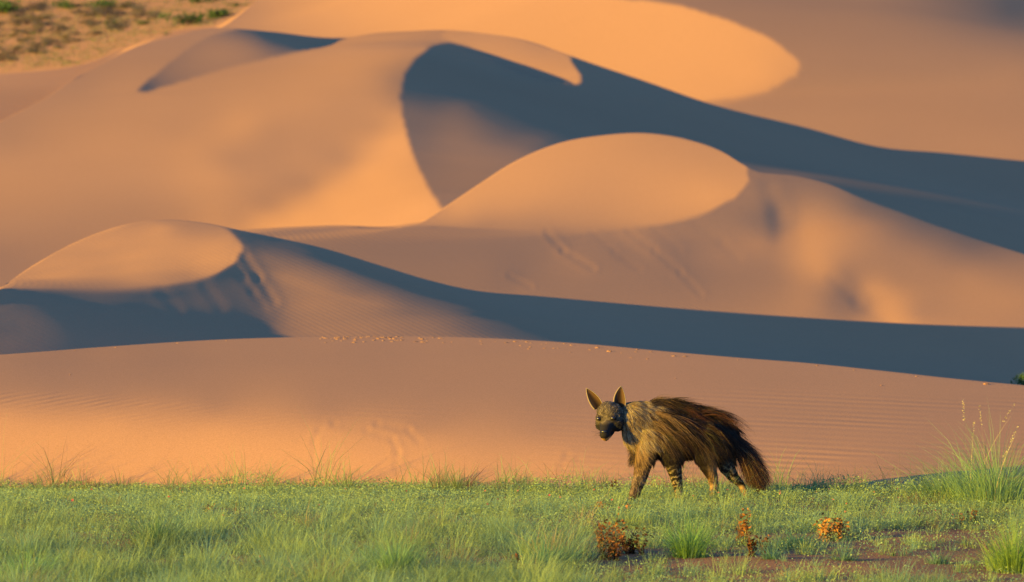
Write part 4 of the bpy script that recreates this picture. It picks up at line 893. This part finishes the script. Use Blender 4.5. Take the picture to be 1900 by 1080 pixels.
ln=hr.gamma(6,.023,n).clip(.07,.30)*(.65+.6*lr)*np.where((u>640)&(v>300),1.2,1); ln*=(1-.42*sstep(u,900,1080)); dirn[:,2]-=.32*sstep(u,880,1080); dirn/=np.linalg.norm(dirn,axis=1)[:,None]
w=hr.random(n)+ (lr2-.5)*.7
REDB=np.array([.060,.022,.010])
colf=np.where((w<.52)[:,None],DARK*1.0,np.where((w<.93)[:,None],REDB,np.where((w<1.12)[:,None],BROWN*.9,TAN*.6)))*hr.uniform(.6,1.3,(n,1))
colf=mixc(colf,TAN*.8,.7*(lr3>.78)*(hr.random(n)<.5)*(v>top+40)*(u<960)); colf=mixc(colf,REDB*1.6,.6*((lr3>.55)&(lr3<.78))*(hr.random(n)<.7)); colf=mixc(colf,DARK*.7,.9*(lr3<.5)); colf=mixc(colf,DARK*.7,.8*np.exp(-(((u-660)/75)**2+((v-560)/130)**2))); colf=mixc(colf,TAN*.65,sstep(u,720,600)*.4*(hr.random(n)<.6))
colf=colf*(1-.42*sstep(v,330,470)*sstep(u,620,720))[:,None]
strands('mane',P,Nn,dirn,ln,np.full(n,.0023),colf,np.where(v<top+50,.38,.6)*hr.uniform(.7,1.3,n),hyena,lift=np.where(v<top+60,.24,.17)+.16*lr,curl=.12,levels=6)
# a few long wind-lifted wisps along the back line
n=400; base_u=np.concatenate([hr.normal(760,60,110),hr.normal(860,30,110),hr.normal(1030,40,180)]); base_v=np.where(base_u<800,222,np.where(base_u<930,250,275+.25*(base_u-930)))+hr.uniform(-5,40,n)
P=np.array([W_(a_u,b_v,.04+hr.normal(0,.03)) for a_u,b_v in zip(base_u,base_v)]); Nn=vec(0,-.35,.93,n)
ln=np.where(base_u>930,hr.uniform(.16,.40,n),hr.uniform(.07,.17,n))
strands('wisp',P,Nn,vec(1,0,.02,n)+hr.normal(0,.04,(n,3)),ln,np.full(n,.0026),np.where((hr.random(n)<.5)[:,None],DARK*2,REDB*1.2)*hr.uniform(.7,1.4,(n,1)),np.where(base_u>930,.62,.75)*hr.uniform(.85,1.12,n),hyena,lift=.14,curl=.04,levels=7)
# bushy tail
n=10500; s=hr.random(n)**.8; tu=1205+s*150; tv=470+s*230+hr.normal(0,18,n); P=np.array([W_(a1,b1,.13+hr.normal(0,.03)) for a1,b1 in zip(tu+hr.normal(0,16,n),tv)])
Nn=np.stack([hr.normal(0,.5,n)+.2,hr.normal(-.5,.5,n),hr.normal(.3,.4,n)],1); Nn/=np.linalg.norm(Nn,axis=1)[:,None]
dirn=vec(.58,0,-.72,n)+hr.normal(0,.12,(n,3)); dirn[:,0]+=.25*(1-s)
w=hr.random(n); colf=np.where((w<.5)[:,None],DARK*1.2,np.where((w<.88)[:,None],REDB,TAN*.6))*hr.uniform(.6,1.3,(n,1))
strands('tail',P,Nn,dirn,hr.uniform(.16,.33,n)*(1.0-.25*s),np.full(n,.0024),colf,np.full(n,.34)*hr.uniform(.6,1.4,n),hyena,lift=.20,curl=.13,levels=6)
# tail bars of fur down to the hocks, chest fringe
n=900; P=np.array([W_(a1,b1,-.09) for a1,b1 in zip(hr.uniform(400,470,n),hr.uniform(540,700,n))]); strands('chest_fringe',P+np.array([.06,0,0]),vec(-.6,-.6,0,n),vec(-.45,-.2,-.75,n)+hr.normal(0,.2,(n,3)),hr.uniform(.03,.07,n),np.full(n,.0022),np.where((hr.random(n)<.5)[:,None],GREY*.6,TAN*.7)*hr.uniform(.6,1.3,(n,1)),np.full(n,.2),hyena,lift=.3,curl=.15)
# whiskers
n=16; P=np.array([np.array(Hh(-.03+hr.normal(0,.006),-.085+hr.normal(0,.01),.13)) for _ in range(n)]); strands('whiskers',P,vec(-1,0,0,n),vec(-.95,-.2,.05,n)+hr.normal(0,.22,(n,3)),hr.uniform(.05,.12,n),np.full(n,.0011),vec(.05,.035,.03,n),np.full(n,.12),hyena,lift=.1,curl=.03)
print('animal',time.time()-T0)
